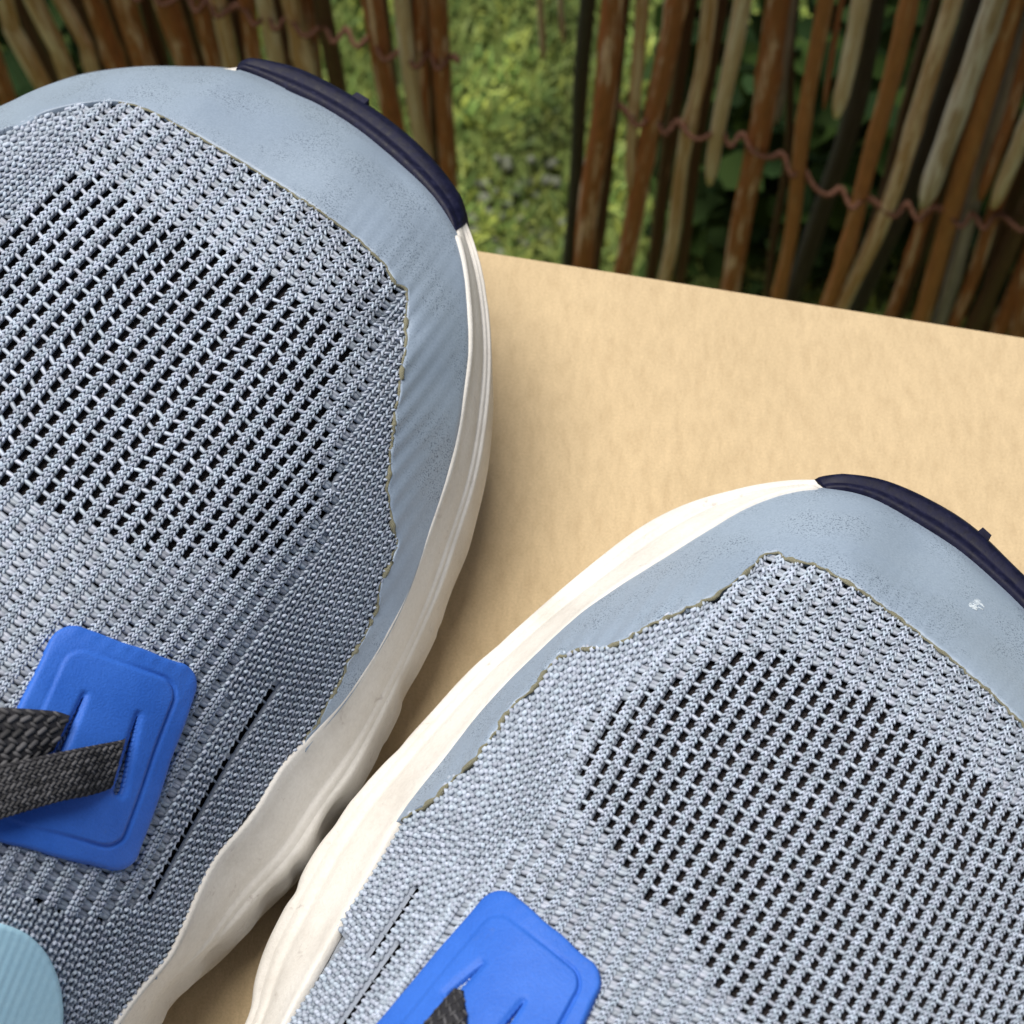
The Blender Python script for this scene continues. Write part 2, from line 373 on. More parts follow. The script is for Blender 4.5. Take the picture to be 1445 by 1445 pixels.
def build_knit(s, root):
    PX, k0 = ribs(s); n, K, _ = PX.shape
    W = hit(s, PX[..., 0], PX[..., 1]); NN = normal(s, W)
    ok = in_poly(PX[..., 0], PX[..., 1], s.knit)
    ok &= W[..., 2] - s.zB((s.tip[0] - W[..., 0]) * s.ax[0] + (s.tip[1] - W[..., 1]) * s.ax[1]) > .0017
    Tn = nrm(np.gradient(W, axis=1)); step_w = np.linalg.norm(np.gradient(W, axis=1), axis=2)   # metres per sample
    D = np.empty_like(W); f_ = W[1:] - W[:-1]; D[0] = f_[0]; D[-1] = f_[-1]
    lf = np.linalg.norm(f_, axis=-1, keepdims=True); a_, b2 = f_[:-1], f_[1:]; la, lb = lf[:-1], lf[1:]
    D[1:-1] = np.where(la > 1.6 * lb, b2, np.where(lb > 1.6 * la, a_, (a_ + b2) / 2))
    SD = D - (D * Tn).sum(-1, keepdims=True) * Tn; pit = np.linalg.norm(SD, axis=-1); SD = nrm(SD)
    for _ in range(3):
        pit[:, 1:-1] = (pit[:, :-2] + pit[:, 1:-1] * 2 + pit[:, 2:]) / 4
    hole = in_poly(PX[..., 0], PX[..., 1], s.mesh)
    jer = np.zeros_like(hole)
    for pl in s.jersey: jer |= in_poly(PX[..., 0], PX[..., 1], pl)
    jer &= ~hole
    # gap midway to the next rib
    GX = (PX[:-1] + PX[1:]) / 2; slit = np.zeros(GX.shape[:2], bool)
    for L in s.slits: slit |= dist_line(GX[..., 0], GX[..., 1], L) < 8.5
    rung = Acc()
    for i in range(n):
        good = ok[i] & (pit[i] > .0004) & (pit[i] < .010)
        if good.sum() < 4: continue
        acc = Acc()
        P, T, S_, Nn, p = W[i], Tn[i], SD[i], NN[i], pit[i][:, None]
        # base ribbon
        ks = np.where(good)[0]; runs = np.split(ks, np.where(np.diff(ks) > 1)[0] + 1)
        for r_ in runs:
            if len(r_) < 3: continue
            sl_i = slit[min(i, n - 2)][r_]; sl_p = slit[max(i - 1, 0)][r_]
            hr = np.where(jer[i][r_] & ~sl_i, .74, np.where(hole[i][r_], .26, .28))[:, None]
            hl = np.where(jer[i][r_] & ~sl_p & (hole[i - 1][r_] == 0 if i else True), .34, .27)[:, None]
            prof = [(-1, -.00050), (-.8, -.00015), (0, .00008), (.8, -.00015), (1, -.00050)]
            V = np.stack([P[r_] + S_[r_] * p[r_] * (hr if a > 0 else hl) * a + Nn[r_] * b_ for a, b_ in prof], 1)
            acc.add(V, grid_faces(len(r_), 5), None, (.60, .60, .63))  # same yarn toned darker: shade between the stitches put into the colour
        def place(k, off, ang, L, Wd, H, z, arch, lo=.72, hi=1.32, scale_pitch=True):
            if len(k) == 0: return None
            ki = np.clip(np.round(k).astype(int), 0, K - 1)
            pp = lerp_arr(p, k); c = lerp_arr(P, k); t_ = nrm(lerp_arr(T, k)); sd = nrm(lerp_arr(S_, k)); nn = nrm(lerp_arr(Nn, k))
            c = c + sd * pp * off + nn * np.broadcast_to(z, (len(k),))[:, None]
            jit = rng.normal(0, .07, len(k)); an = ang + jit
            a = t_ * np.cos(an)[:, None] + sd * np.sin(an)[:, None]; b_ = np.cross(nn, a)
            pw = np.minimum(pp[:, 0], .0046)
            return spindles(c, a, b_, nn, L * rng.uniform(.9, 1.1, len(k)), Wd * pw, H * pw, arch, yarn_tone(len(k), lo, hi))
        # A wale: two columns of Vs
        def at(cond_arr, k): return cond_arr[np.clip(np.round(k).astype(int), 0, K - 1)]
        ms = np.median(step_w[i][good])
        stp = s.stitch / 4.0                        # samples per stitch
        kk = np.arange(1, K - 2, stp) + rng.uniform(0, stp)
        kk = kk[at(good, kk)]
        rib_k = kk[~at(jer[i], kk)]
        sw = step_w[i][np.clip(rib_k.astype(int), 0, K - 1)] * stp
        for cx in (-.145, .145):
            for sg in (-1, 1):
                kq = rib_k + (0.35 * stp if cx > 0 else 0) + rng.normal(0, .12, len(rib_k))
                z_ = .00028 if abs(cx + sg * .075) < .12 else .00018
                r_ = place(kq, cx + sg * .072, -sg * .50, sw * 1.30, .185, .24, z_ + .00004, .00020, .76, 1.26)
                if r_: acc.add(*r_)
        # jersey zone: two wales, staggered crescents
        jstep = 12.0 / 4.0
        for wi, off in ((0, 0.0), (1, .5)):
            kj = np.arange(1 + wi * jstep / 2, K - 2, jstep); kj = kj[at(good & jer[i], kj)]
            if wi == 1 and i < n - 1: kj = kj[~at(slit[i], kj)]
            if len(kj) == 0: continue
            swj = step_w[i][np.clip(kj.astype(int), 0, K - 1)] * jstep
            for sg in (-1, 1):
                r_ = place(kj, off + sg * .105, -sg * .62, swj * .78, .22, .26, .00034, .0002, .82, 1.22)
                if r_: acc.add(*r_)
                r_ = place(kj + jstep * .5, off + sg * .15, -sg * .30, swj * .8, .17, .2, .00008, .0001, .6, .9)  # lower legs, their darker tone paints in the shade of depth
                if r_: acc.add(*r_)
        if acc.n: acc.build('knit_rib', M['yarn'], root)
        # gap fill to the next rib
        if i == n - 1: continue
        gz = (good & ok[i + 1]); pm = p; hz = hole[i] & (hole[i + 1] | jer[i + 1])
        ph = s.phase * i
        rs = 22.0 / 4; kr = (np.arange(0, K / rs + 2) + ph % 1) * rs; kr = kr[(kr > 1) & (kr < K - 2)] + 0
        kr = kr + rng.normal(0, .25, len(kr)); kr = kr[at(gz & hz, kr)]
        def cross(k, z, Wm, H, lo, hi, skew=.0, wid=None):
            if len(k) == 0: return
            c = lerp_arr(P, k); c2 = lerp_arr(W[i + 1], k); dv = c2 - c; L = np.linalg.norm(dv, axis=1)
            nn = nrm(lerp_arr(Nn, k)); a = nrm(dv + lerp_arr(T, k) * (skew * L)[:, None]); b_ = np.cross(nn, a)
            c = (c + c2) / 2 + nn * z
            r_ = spindles(c, a, b_, nn, L * .78, Wm, H, .0001, yarn_tone(len(k), lo, hi)); rung.add(*r_)
        cross(kr, s.rung[1], s.rung[0], .0005, s.rung[2], s.rung[3], rng.normal(0, .12))
        d_ok = gz & ~hz & ~jer[i]
        ps = 15.0 / 4; kd = (np.arange(0, K / ps + 2) + (ph * 1.3) % 1) * ps; kd = kd[(kd > 1) & (kd < K - 2)]; kd = kd + rng.normal(0, .15, len(kd))
        kd = kd[at(d_ok & ~slit[i], kd)]
        cross(kd, -.00004, .0012, .0006, .6, 1.0, .22); cross(kd + ps * .34, -.00002, .0011, .0006, .55, .95, .05)
        cross(kd + ps * .17, -.00012, .0009, .0005, .5, .8, 0)
        # slit rungs
        kx = np.arange(1, K - 2, 5.5); kx = kx[at(gz & slit[i] & ~hz, kx)]
        cross(kx, -.0003, .0005, .0004, .5, .8)
    o = rung.build('knit_rungs', M['clear'], root); o['kind'] = 'stuff'

def sheet_px(s, name, PXg, lift, mat, root, closed=False, disp=None):
    """structured sheet on the upper from a (nu,nv,2) pixel-traced grid, with its own lift"""
    Wp = hit(s, PXg[..., 0], PXg[..., 1]); Nn = normal(s, Wp); L = np.broadcast_to(lift, Wp.shape[:2])
    V = Wp + Nn * L[..., None]
    return mesh_np(name, V.reshape(-1, 3), grid_faces(*Wp.shape[:2]), mat, root)

def build_guard(s, root):
    nA = 420; A = resample(catmull(s.A, 900), nA); B = s.Bpx_of(nA)
    A = A + np.stack([wob(A[:, 0], A[:, 1], .16, 5), wob(A[:, 0], A[:, 1], .16, 6)], 1) * s.fray(A)
    rows = np.r_[0, 0, np.linspace(0.006, 1, 30)]
    G = A[:, None] * (1 - rows[None, :, None]) + B[:, None] * rows[None, :, None]
    x, y = G[..., 0], G[..., 1]
    lift = np.full(G.shape[:2], .0007); lift[:, 0] = -.0003; lift[:, 1] = .00045
    fr = rows[None, :] + 0 * x
    along = np.linspace(0, 1, nA)[:, None]
    ph = (x * .80 + y * .60)                                   # ribs telegraphing through the film
    tel = np.sin(ph / 21 * 6.283 + 1.5 * wob(x, y, .02, 9)) * .00019 * np.exp(-fr * 2.6) * (0.5 + .5 * wob(x, y, .012, 2)) * s.tel(A)
    lift = lift + np.where(fr > 0, tel, 0) + .00018 * wob(x, y, .05, 21) * sstep(0, .1, fr)
    lift = lift * (1 - .6 * sstep(.9, 1, fr))
    sheet_px(s, 'toe_guard', G, lift, M['guard'], root)
    # crusty glue line along the cut edge
    E = A[(A[:, 0] > 165) & (A[:, 1] < 1045)] if s is Ls else A[(A[:, 0] < 1560) & (A[:, 0] > 568)]
    We = hit(s, E[:, 0], E[:, 1]); Ne = normal(s, We)
    q = np.linspace(0, 1, len(E)); rad = .00020 + .00024 * np.clip(wob(q * 600, q * 0, .5, 12) + .3, 0, 1) * s.gluew(q)
    We = We + Ne * .0004 + np.stack([wob(q * 900, q, .5, 1), wob(q * 900, q, .5, 2), 0 * q], 1) * .00022
    V, Q, T = tube(We, rad, 7); mesh_np('glue_edge', V, [Q, T], M['glue'], root)

def build_sole(s, root):
    B, C, Bo = s.B, s.C, s.bot; n = len(B)
    cen = B.mean(0); tg = np.roll(B, -2, 0) - np.roll(B, 2, 0); out = np.stack([tg[:, 1], -tg[:, 0], 0 * tg[:, 0]], 1); out = nrm(out)
    if (out * (B - cen)).sum() < 0: out = -out
    x, y = B[:, 0], B[:, 1]
    lip = s.lip[:, None]
    def mix(f, dz): 
        r = B + (C - B) * f; r = r + np.array([0, 0, 1.]) * dz * lip; return r
    # thicknesses follow how far the wall stands out
    seg = np.r_[0, np.cumsum(np.linalg.norm(np.diff(B, axis=0), axis=1))]
    dent = np.zeros(n)
    for px, py, r, dep in s.soledents:
        c = on_z(px, py, .02); dent += dep * np.exp(-((C[:, 0] - c[0])**2 + (C[:, 1] - c[1])**2) / r**2)
    w1 = .0001 * wob(seg, 0 * seg, 260, 31); w2 = .0002 * wob(seg, 0 * seg, 330, 32)
    dent += .0007 * np.clip(wob(seg, 0 * seg, 700, 77) - .5, 0, 1)
    k_in = out * .003
    rings = [B - out * .0012 + [0, 0, .0006], B - out * .0004 + np.array([0, 0, 1.]) * (.0013 + .0007 * s.bead[:, None]) * lip - np.array([0, 0, .0006]) * (1 - lip), B + out * .0003 + np.array([0, 0, 1.]) * (.0011 + .0006 * s.bead[:, None]) * lip - np.array([0, 0, .0010]) * (1 - lip), mix(.12, .0006), mix(.3, .0004), mix(.46, .0001), mix(.55, -.0004),
             mix(.60, -.0011), mix(.64, -.0010), mix(.68, -.0006), mix(.76, -.0002), mix(.80, -.0005), mix(.83, -.0005), mix(.90, .0003), mix(.97, .0002), mix(1.0, -.0008)]
    for idx in (9, 10, 13, 14): rings[idx] = rings[idx] + out * (w1[:, None])
    for idx in (13, 14, 15): rings[idx] = rings[idx] - out * dent[:, None] * .25
    low = C.copy(); low[:, 2] -= .004
    rings.append(low + out * (.0002 + w2 - dent)[:, None])
    low2 = C * .6 + Bo * .4 + out * .002; rings.append(low2 + out * (w2 - dent * 1.3)[:, None])
    low3 = C * .3 + Bo * .7 + out * .0015; rings.append(low3 + out * (w2 * .5)[:, None])
    rings.append(Bo + out * .0008 + [0, 0, .0015]); rings.append(Bo); rings.append(Bo - out * .012)
    V = np.stack(rings, 1)
    mesh_np('midsole', V.reshape(-1, 3), grid_faces(n, V.shape[1], True), M['foam'], root)
    # outsole slab under the foam
    ob = Bo - out * .001; V = np.stack([ob + [0, 0, .0006], ob - [0, 0, .0016], ob - out * .010 - [0, 0, .0016]], 1)
    V = V.reshape(-1, 3); V[:, 2] = np.maximum(V[:, 2], .0004)
    mesh_np('outsole', V, grid_faces(n, 3, True), M['navy'], root)
    # insole board closes the inside
    c3 = np.array([[cen[0], cen[1], .02]]); ring = B - out * .003; ring = ring.copy(); ring[:, 2] = .024
    k = np.arange(n); mesh_np('insole', np.vstack([ring, c3]), np.stack([k, (k + 1) % n, np.full(n, n)], 1), M['lining'], root)
    # navy rubber wrapped over the toe
    a, b_ = s.navy; idx = np.arange(a, b_) % n; m_ = len(idx)
    e = np.minimum(np.arange(m_), np.arange(m_)[::-1]) / 7.0; e = np.clip(e, 0, 1)**.5
    Bn, Cn, on, bn = B[idx], C[idx], out[idx], Bo[idx]
    th = .0012 * e[:, None]
    pr = [Bn - on * .0012 + [0, 0, -.0004]]
    wd = np.linalg.norm((Cn - Bn)[:, :2], axis=1)[:, None]
    up_ = np.array([0, 0, 1.])
    def q(f, dz): return Bn + (Cn - Bn) * f + up_ * dz * (.25 + .75 * e[:, None]) + on * th * f
    pr += [q(.0, .0004), q(.06, .0010), q(.22, .0012), q(.34, .0008), q(.42, .0009), q(.62, .0015), q(.82, .0012), q(.96, .0004), q(1.04, -.0010)]
    pr += [Cn + on * (th + .0006) - up_ * .005, bn + on * (th + .001) + up_ * .004, bn + on * th, bn - on * .004]
    V = np.stack(pr, 1)
    cap = V.copy(); mp_ = len(pr)
    nv = mesh_np('rubber_tip', V.reshape(-1, 3), [grid_faces(m_, mp_), np.array([list(range(mp_))[::-1]]), np.array([[(m_ - 1) * mp_ + j for j in range(mp_)]])], M['navy'], root)
    # small moulded tab on the rubber
    j = s.tab; P0 = C[j % n] + out[j % n] * .0010; P1 = C[(j + s.tabn) % n] + out[(j + s.tabn) % n] * .0010
    t = P1 - P0; L = np.linalg.norm(t); t /= L; o_ = out[j % n]; upv = np.array([0, 0, 1.])
    V = []; 
    for (a_, zz, oo) in [(0, .0008, -.001), (.12, .0012, .0006), (.88, .0012, .0006), (1, .0008, -.001)]:
        for dz in (0, -.007): V.append(P0 + t * L * a_ + o_ * oo + upv * (zz + dz))
    for (a_, zz) in [(0, .0008), (.12, .0012), (.88, .0012), (1, .0008)]: V.append(P0 + t * L * a_ - o_ * .002 + upv * zz)
    fq = [(0, 2, 3, 1), (2, 4, 5, 3), (4, 6, 7, 5), (0, 8, 9, 2), (2, 9, 10, 4), (4, 10, 11, 6)]
    mesh_np('moulded_tab', np.array(V), np.array(fq), M['navy'], nv, smooth=False)

def build_patch(s, root):
    q = np.array(s.patch, float); nu, nv = 230, 290
    u, v = np.meshgrid(np.linspace(0, 1, nu), np.linspace(0, 1, nv), indexing='ij')
    G = (q[0] * ((1 - u) * (1 - v))[..., None] + q[1] * (u * (1 - v))[..., None] + q[2] * (u * v)[..., None] + q[3] * ((1 - u) * v)[..., None])
    Lu = (np.linalg.norm(q[1] - q[0]) + np.linalg.norm(q[2] - q[3])) / 2; Lv = (np.linalg.norm(q[3] - q[0]) + np.linalg.norm(q[2] - q[1])) / 2
    X = (u - .5) * Lu; Y = (v - .5) * Lv
    def rr(X, Y, a, b_, r):
        dx = np.abs(X) - a + r; dy = np.abs(Y) - b_ + r
        return np.hypot(np.maximum(dx, 0), np.maximum(dy, 0)) + np.minimum(np.maximum(dx, dy), 0) - r
    d = rr(X, Y, Lu / 2, Lv / 2, 34) + .9 * wob(X, Y, .07, 4)
    g = rr(X, Y, Lu / 2 - 30, Lv / 2 - 30, 28)
    lift = .0011 - .0009 * np.exp(-np.maximum(-d, 0) / 2.2)
    side = sstep(-.3, .5, (X / Lu)) * .9 + .12
    lift = lift - .00042 * np.exp(-(g / 3.2)**2) * side + .00022 * sstep(4, -6, g)
    lift = lift + .00010 * wob(X, Y, .035, 8) + .00006 * np.sin((X * .85 + Y * .3) / 21 * 6.28 + 2 * wob(X, Y, .02, 3)) * sstep(-34, -8, d) * sstep(.0, -.5, Y / Lv) * .5
    cut = d > 0
    for (a, b_, w_) in s.slots:
        ds = dist_line(G[..., 0], G[..., 1], [a, b_]); L = math.dist(a, b_)
        tt = ((G[..., 0] - a[0]) * (b_[0] - a[0]) + (G[..., 1] - a[1]) * (b_[1] - a[1])) / L**2
        wid = w_ * np.clip(tt, 0, 1)**.7
        cut |= ds < wid
        lift = lift - .0004 * np.exp(-(np.maximum(ds - wid, 0) / 5)**2)
    P = hit(s, G[..., 0], G[..., 1]); Nn = normal(s, P, .003); Vt = P + Nn * (lift + .0004)[..., None]
    fq = grid_faces(nu, nv); cf = cut.ravel(); keep = ~(cf[fq].sum(1) >= 2); fq = fq[keep]
    # rim so that the sheet shows its thickness
    ed = np.vstack([fq[:, [0, 1]], fq[:, [1, 2]], fq[:, [2, 3]], fq[:, [3, 0]]]); key = np.sort(ed, 1); kk = key[:, 0].astype(np.int64) * nu * nv + key[:, 1]
    _, inv, cnt = np.unique(kk, return_inverse=True, return_counts=True); be = ed[cnt[inv.ravel()] == 1]
    V = Vt.reshape(-1, 3); low = V - Nn.reshape(-1, 3) * .0010
    rim = np.stack([be[:, 1], be[:, 0], be[:, 0] + len(V), be[:, 1] + len(V)], 1)
    return mesh_np('eyelet_patch', np.vstack([V, low]), [fq, rim], M['blue'], root)

def build_lace(s, root, top, bot, h0, h1, rows=6, name='lace'):
    """flat braided lace between two traced edges, standing h0..h1 above the upper"""
    n = 160; A = resample(catmull(top, 300), n); B = resample(catmull(bot, 300), n)
    m_ = 13; v = np.linspace(0, 1, m_)
    G = A[:, None] * (1 - v)[None, :, None] + B[:, None] * v[None, :, None]
    P = hit(s, G[..., 0], G[..., 1]); Nn = normal(s, P, .006)
    q = np.linspace(0, 1, n)[:, None]
    # seen from the camera the traced edges are kept although the strip is lifted: slide along the view ray
    base = h0 + (h1 - h0) * sstep(0, .35, q)
    dome = .0007 * np.sqrt(np.clip(1 - (2 * v - 1)**2, 0, 1))[None]
    def lifted(H):
        d = nrm(CP - P); return P + d * (H / np.abs((d * Nn).sum(-1)))[..., None]
    Vt = lifted(base + dome); Vb = lifted(base - dome * .8 - .00002)
    V = np.concatenate([Vt, Vb[:, ::-1]], 1)
    acc = Acc(); nn = V.shape[1]
    i, j = np.meshgrid(np.arange(n - 1), np.arange(nn), indexing='ij'); i = i.ravel(); j = j.ravel(); j2 = (j + 1) % nn
    acc.add(V.reshape(-1, 3), np.stack([i * nn + j, (i + 1) * nn + j, (i + 1) * nn + j2, i * nn + j2], 1), np.stack([np.zeros(nn - 2, int), np.arange(1, nn - 1), np.arange(2, nn)], 1), (.45, .45, .5))
    # herringbone stitches
    L = np.linalg.norm(np.diff(Vt[:, m_ // 2], axis=0), axis=1).sum(); wdt = np.linalg.norm(Vt[n // 2, 0] - Vt[n // 2, -1])
    pitch = wdt / (2 * rows); stp = pitch * 1.7; ns = int(L / stp)
    for r in range(2 * rows):
        kv = (r + .5) / (2 * rows) * (m_ - 1)
        ku = (np.arange(ns) + .5 * ((r // 2) % 2) + .25 * (r % 2)) / ns * (n - 1); ku = ku[(ku < n - 2) & (ku > 3)]
        iu = ku.astype(int); fu = (ku - iu)[:, None]; iv = int(min(kv, m_ - 2)); fv = kv - iv
        c = (Vt[iu, iv] * (1 - fv) + Vt[iu, iv + 1] * fv) * (1 - fu) + (Vt[iu + 1, iv] * (1 - fv) + Vt[iu + 1, iv + 1] * fv) * fu
        t_ = nrm(Vt[iu + 1, iv] - Vt[iu, iv]); sd = nrm(Vt[iu, iv + 1] - Vt[iu, iv]); n_ = nrm(np.cross(t_, sd)); n_ *= np.sign((n_ * Nn[iu, iv]).sum(-1, keepdims=True))
        an = (.62 if r % 2 else -.62) + rng.normal(0, .06, len(ku))
        a = t_ * np.cos(an)[:, None] + sd * np.sin(an)[:, None]; b_ = np.cross(n_, a)
        g = rng.uniform(.6, 2.1, len(ku))[:, None] * np.ones((1, 3))
        wl = np.linalg.norm(Vt[iu, 0] - Vt[iu, -1], axis=1) / (2 * rows) / pitch; wl = np.clip(wl, .25, 1.3)
        acc.add(*spindles(c + n_ * .00008, a, b_, n_, stp * 1.2 * wl**.6, pitch * .95 * wl, pitch * .8 * wl, .00006, g))
    return acc.build(name, M['lace'], root)

def outline(s, ctrl, n=520):
    """ctrl rows: (Bpx,Bpy,Cpx,Cpy,zC) or ('w', x, y) with world plan points"""
    Bw, Cw, kn = [], [], []
    for r in ctrl:
        if r[0] == 'w':
            x, y = r[1] / 1000, r[2] / 1000; t = (s.tip[0] - x) * s.ax[0] + (s.tip[1] - y) * s.ax[1]
            Bw.append([x, y, float(s.zB(t))]); Cw.append(None)
        else:
            z = .035
            for _ in range(8):
                p = on_z(r[0], r[1], z); t = (s.tip[0] - p[0]) * s.ax[0] + (s.tip[1] - p[1]) * s.ax[1]; z = float(s.zB(t))
            Bw.append(list(p)); Cw.append(list(on_z(r[2], r[3], z - r[4])))
    Bw = np.array(Bw); m_ = len(Bw); cen = Bw.mean(0)
    for i in range(m_):
        if Cw[i] is None:
            t = Bw[(i + 1) % m_] - Bw[i - 1]; o = np.array([t[1], -t[0], 0]); o /= np.linalg.norm(o)
            if o @ (Bw[i] - cen) < 0: o = -o
            Cw[i] = list(Bw[i] + o * .007 - [0, 0, .010])
    Cw = np.array(Cw)
    s.B = catmull(Bw, n, True); s.C = catmull(Cw, n, True)
    for _ in range(30):
        s.C = (np.roll(s.C, 1, 0) + 2 * s.C + np.roll(s.C, -1, 0)) / 4
        if _ < 10: s.B = (np.roll(s.B, 1, 0) + 2 * s.B + np.roll(s.B, -1, 0)) / 4
    t = (s.tip[0] - s.B[:, 0]) * s.ax[0] + (s.tip[1] - s.B[:, 1]) * s.ax[1]
    tg = np.roll(s.B, -2, 0) - np.roll(s.B, 2, 0); o = nrm(np.stack([tg[:, 1], -tg[:, 0], 0 * tg[:, 0]], 1))
    if (o * (s.B - s.B.mean(0))).sum() < 0: o = -o
    s.bot = s.C - o * (.003 + .010 * sstep(.05, 0, t))[:, None]
    s.bot[:, 2] = .0022 + .016 * sstep(.075, -.005, t)
    s.t = t

def tozB(t):
    return .030 + .014 * sstep(.12, 0.0, t)

# ---- left shoe of the picture
Ls = Shoe(); Ls.tip = np.array([-.062, .240]); ax = np.array([.26, .966]); Ls.ax = ax / np.linalg.norm(ax); Ls.zB = tozB; Ls.dz = .055
Ls.dents = [(552, 440, .0035, .0018), (547, 800, .004, .0016), (430, 930, .006, .0012), (500, 500, .005, .0006)]
Ls.creases = [([(400, 950), (318, 1060), (206, 1262)], .0022, .0008), ([(470, 860), (420, 1000), (360, 1120)], .003, .0007)]
Lctrl = [(0, 152, -1, 153, .006), (60, 125, 59, 126, .006), (120, 105, 119, 106, .006), (190, 96, 190, 97, .006), (260, 95, 261, 96, .006), (325, 99, 328, 97, .004), (345, 101, 353, 90, .001),
         (400, 125, 413, 100, .001), (450, 149, 468, 127, .001), (500, 180, 522, 158, .001), (560, 228, 582, 205, .001), (610, 277, 629, 258, .002), (640, 322, 656, 307, .003),
         (655, 370, 678, 372, .004), (663, 440, 691, 440, .006), (664, 500, 694, 510, .007), (656, 560, 690, 580, .008), (646, 620, 680, 650, .009), (634, 670, 665, 710, .010),
         (612, 735, 645, 770, .011), (590, 797, 624, 832, .011), (565, 860, 598, 895, .012), (530, 925, 566, 965, .012), (490, 985, 532, 1035, .012), (450, 1032, 500, 1095, .012), (403, 1086, 462, 1150, .012),
         (358, 1159, 420, 1215, .012), (304, 1223, 360, 1275, .013), (264, 1310, 307, 1334, .013), (238, 1360, 262, 1372, .013), (180, 1430, 205, 1440, .013),
         ('w', -62, 40), ('w', -70, 10), ('w', -78, -20), ('w', -96, -45), ('w', -122, -45), ('w', -142, -15), ('w', -150, 30), ('w', -152, 80), ('w', -150, 130), ('w', -140, 175), ('w', -126, 207)]
outline(Ls, Lctrl)
Ls.A = [(-440, 960), (-400, 800), (-320, 600), (-225, 430), (-150, 330), (-80, 250), (0, 190), (35, 180), (65, 163), (105, 152), (150, 147), (192, 152), (230, 168), (300, 208), (380, 256), (440, 294), (500, 338), (540, 376), (556, 400), (572, 412), (570, 450),
        (571, 480), (562, 540), (551, 620), (545, 680), (546, 705), (552, 745), (558, 765), (548, 795), (534, 826), (525, 870), (497, 920), (470, 975), (446, 1018), (430, 1040), (428, 1060)]
def Lb(n):
    ctl = [(-640, 980), (-567, 789), (-382, 464), (-211, 260), (-100, 192), (0, 152), (60, 125), (120, 105), (190, 96), (260, 95), (330, 99), (400, 125), (450, 149), (500, 180), (560, 228), (610, 277), (640, 322), (655, 370), (663, 440), (664, 500), (656, 560), (646, 620), (634, 670), (612, 735), (590, 797), (565, 860), (530, 925), (490, 985), (450, 1032), (430, 1056)]
    return resample(catmull(ctl, 900), n)
Ls.Bpx_of = Lb
Ls.fray = lambda A: np.where(A[:, 1] > 360, 1.6, .6)[:, None]
Ls.tel = lambda A: (.35 + 1.0 * sstep(430, 540, A[:, 0]))[:, None]
Ls.glue = None; Ls.gluew = lambda q: .25 + 1.2 * sstep(.3, .5, q)
Ls.soledents = [(560, 948, .0022, .0010), (600, 830, .002, .0006), (455, 1130, .004, .0022), (424, 1218, .0016, .0022), (385, 1250, .003, .0012), (300, 1330, .003, .0016)]
Ls.theta = [(20, 200, 33), (70, 180, 36), (60, 300, 48), (155, 215, 40), (300, 260, 46), (280, 540, 51.3), (450, 480, 52), (500, 400, 51), (400, 740, 50), (100, 520, 50), (100, 740, 53), (80, 830, 50), (260, 900, 51),
            (350, 980, 56), (300, 1090, 61), (250, 1180, 61), (420, 950, 57), (120, 1350, 64), (220, 1300, 62), (0, 1240, 60), (500, 640, 52), (520, 840, 56), (640, 800, 56)]
Ls.trans = [(-200, 60, 20), (-90, 130, 20), (0, 205, 23), (60, 262, 24), (180, 370, 26.4), (300, 480, 26.4), (430, 595, 24), (500, 660, 21), (560, 715, 18), (640, 790, 16), (720, 880, 15), (900, 1090, 16)]
Ls.up, Ls.down = 460, 1350
Ls.stitch = 8.0; Ls.phase = .34; Ls.rung = (.00095, .0, .8, 1.2)
Ls.knit = [(-440, 1700), (-440, 960), (-402, 796), (-323, 595), (-228, 425), (-153, 325), (-83, 245), (0, 186), (35, 176), (65, 159), (105, 148), (150, 143), (192, 148), (230, 164), (300, 204), (380, 252), (440, 290), (500, 334), (540, 372), (556, 396), (574, 410), (574, 480), (566, 540), (555, 620), (549, 680),
           (556, 745), (562, 765), (552, 795), (538, 826), (529, 870), (500, 922), (474, 975), (450, 1018), (432, 1060), (412, 1092), (374, 1168), (322, 1234), (284, 1320), (256, 1372), (200, 1442), (150, 1500), (40, 1660), (0, 1700)]
Ls.mesh = [(-330, 620), (-210, 455), (-60, 340), (5, 305), (55, 262), (115, 235), (200, 290), (300, 345), (400, 405), (478, 470), (498, 512), (470, 560), (466, 640), (452, 720), (400, 780), (345, 835), (300, 802), (205, 778), (105, 748), (0, 692), (-150, 690), (-290, 680)]
Ls.jersey = [[(600, 400), (538, 430), (512, 540), (482, 640), (455, 740), (425, 800), (370, 860), (345, 900), (300, 1010), (245, 1130), (190, 1260), (120, 1300), (0, 1250), (-500, 1250), (-500, 1800), (300, 1800), (700, 1100)],
             [(-100, 120), (85, 120), (105, 190), (85, 235), (45, 268), (0, 298), (-100, 360)]]
Ls.slits = [[(385, 975), (318, 1060), (262, 1165), (240, 1200), (206, 1262)]]
Ls.patch = [(83, 876), (282, 946), (180, 1236), (-62, 1172)]
Ls.lipf = lambda s: 1 - sstep(.205, .222, s.B[:, 1]) * (s.B[:, 0] < -.03)
Ls.slots = [((114, 982), (76, 1064), 4.5), ((189, 1007), (158, 1116), 6)]
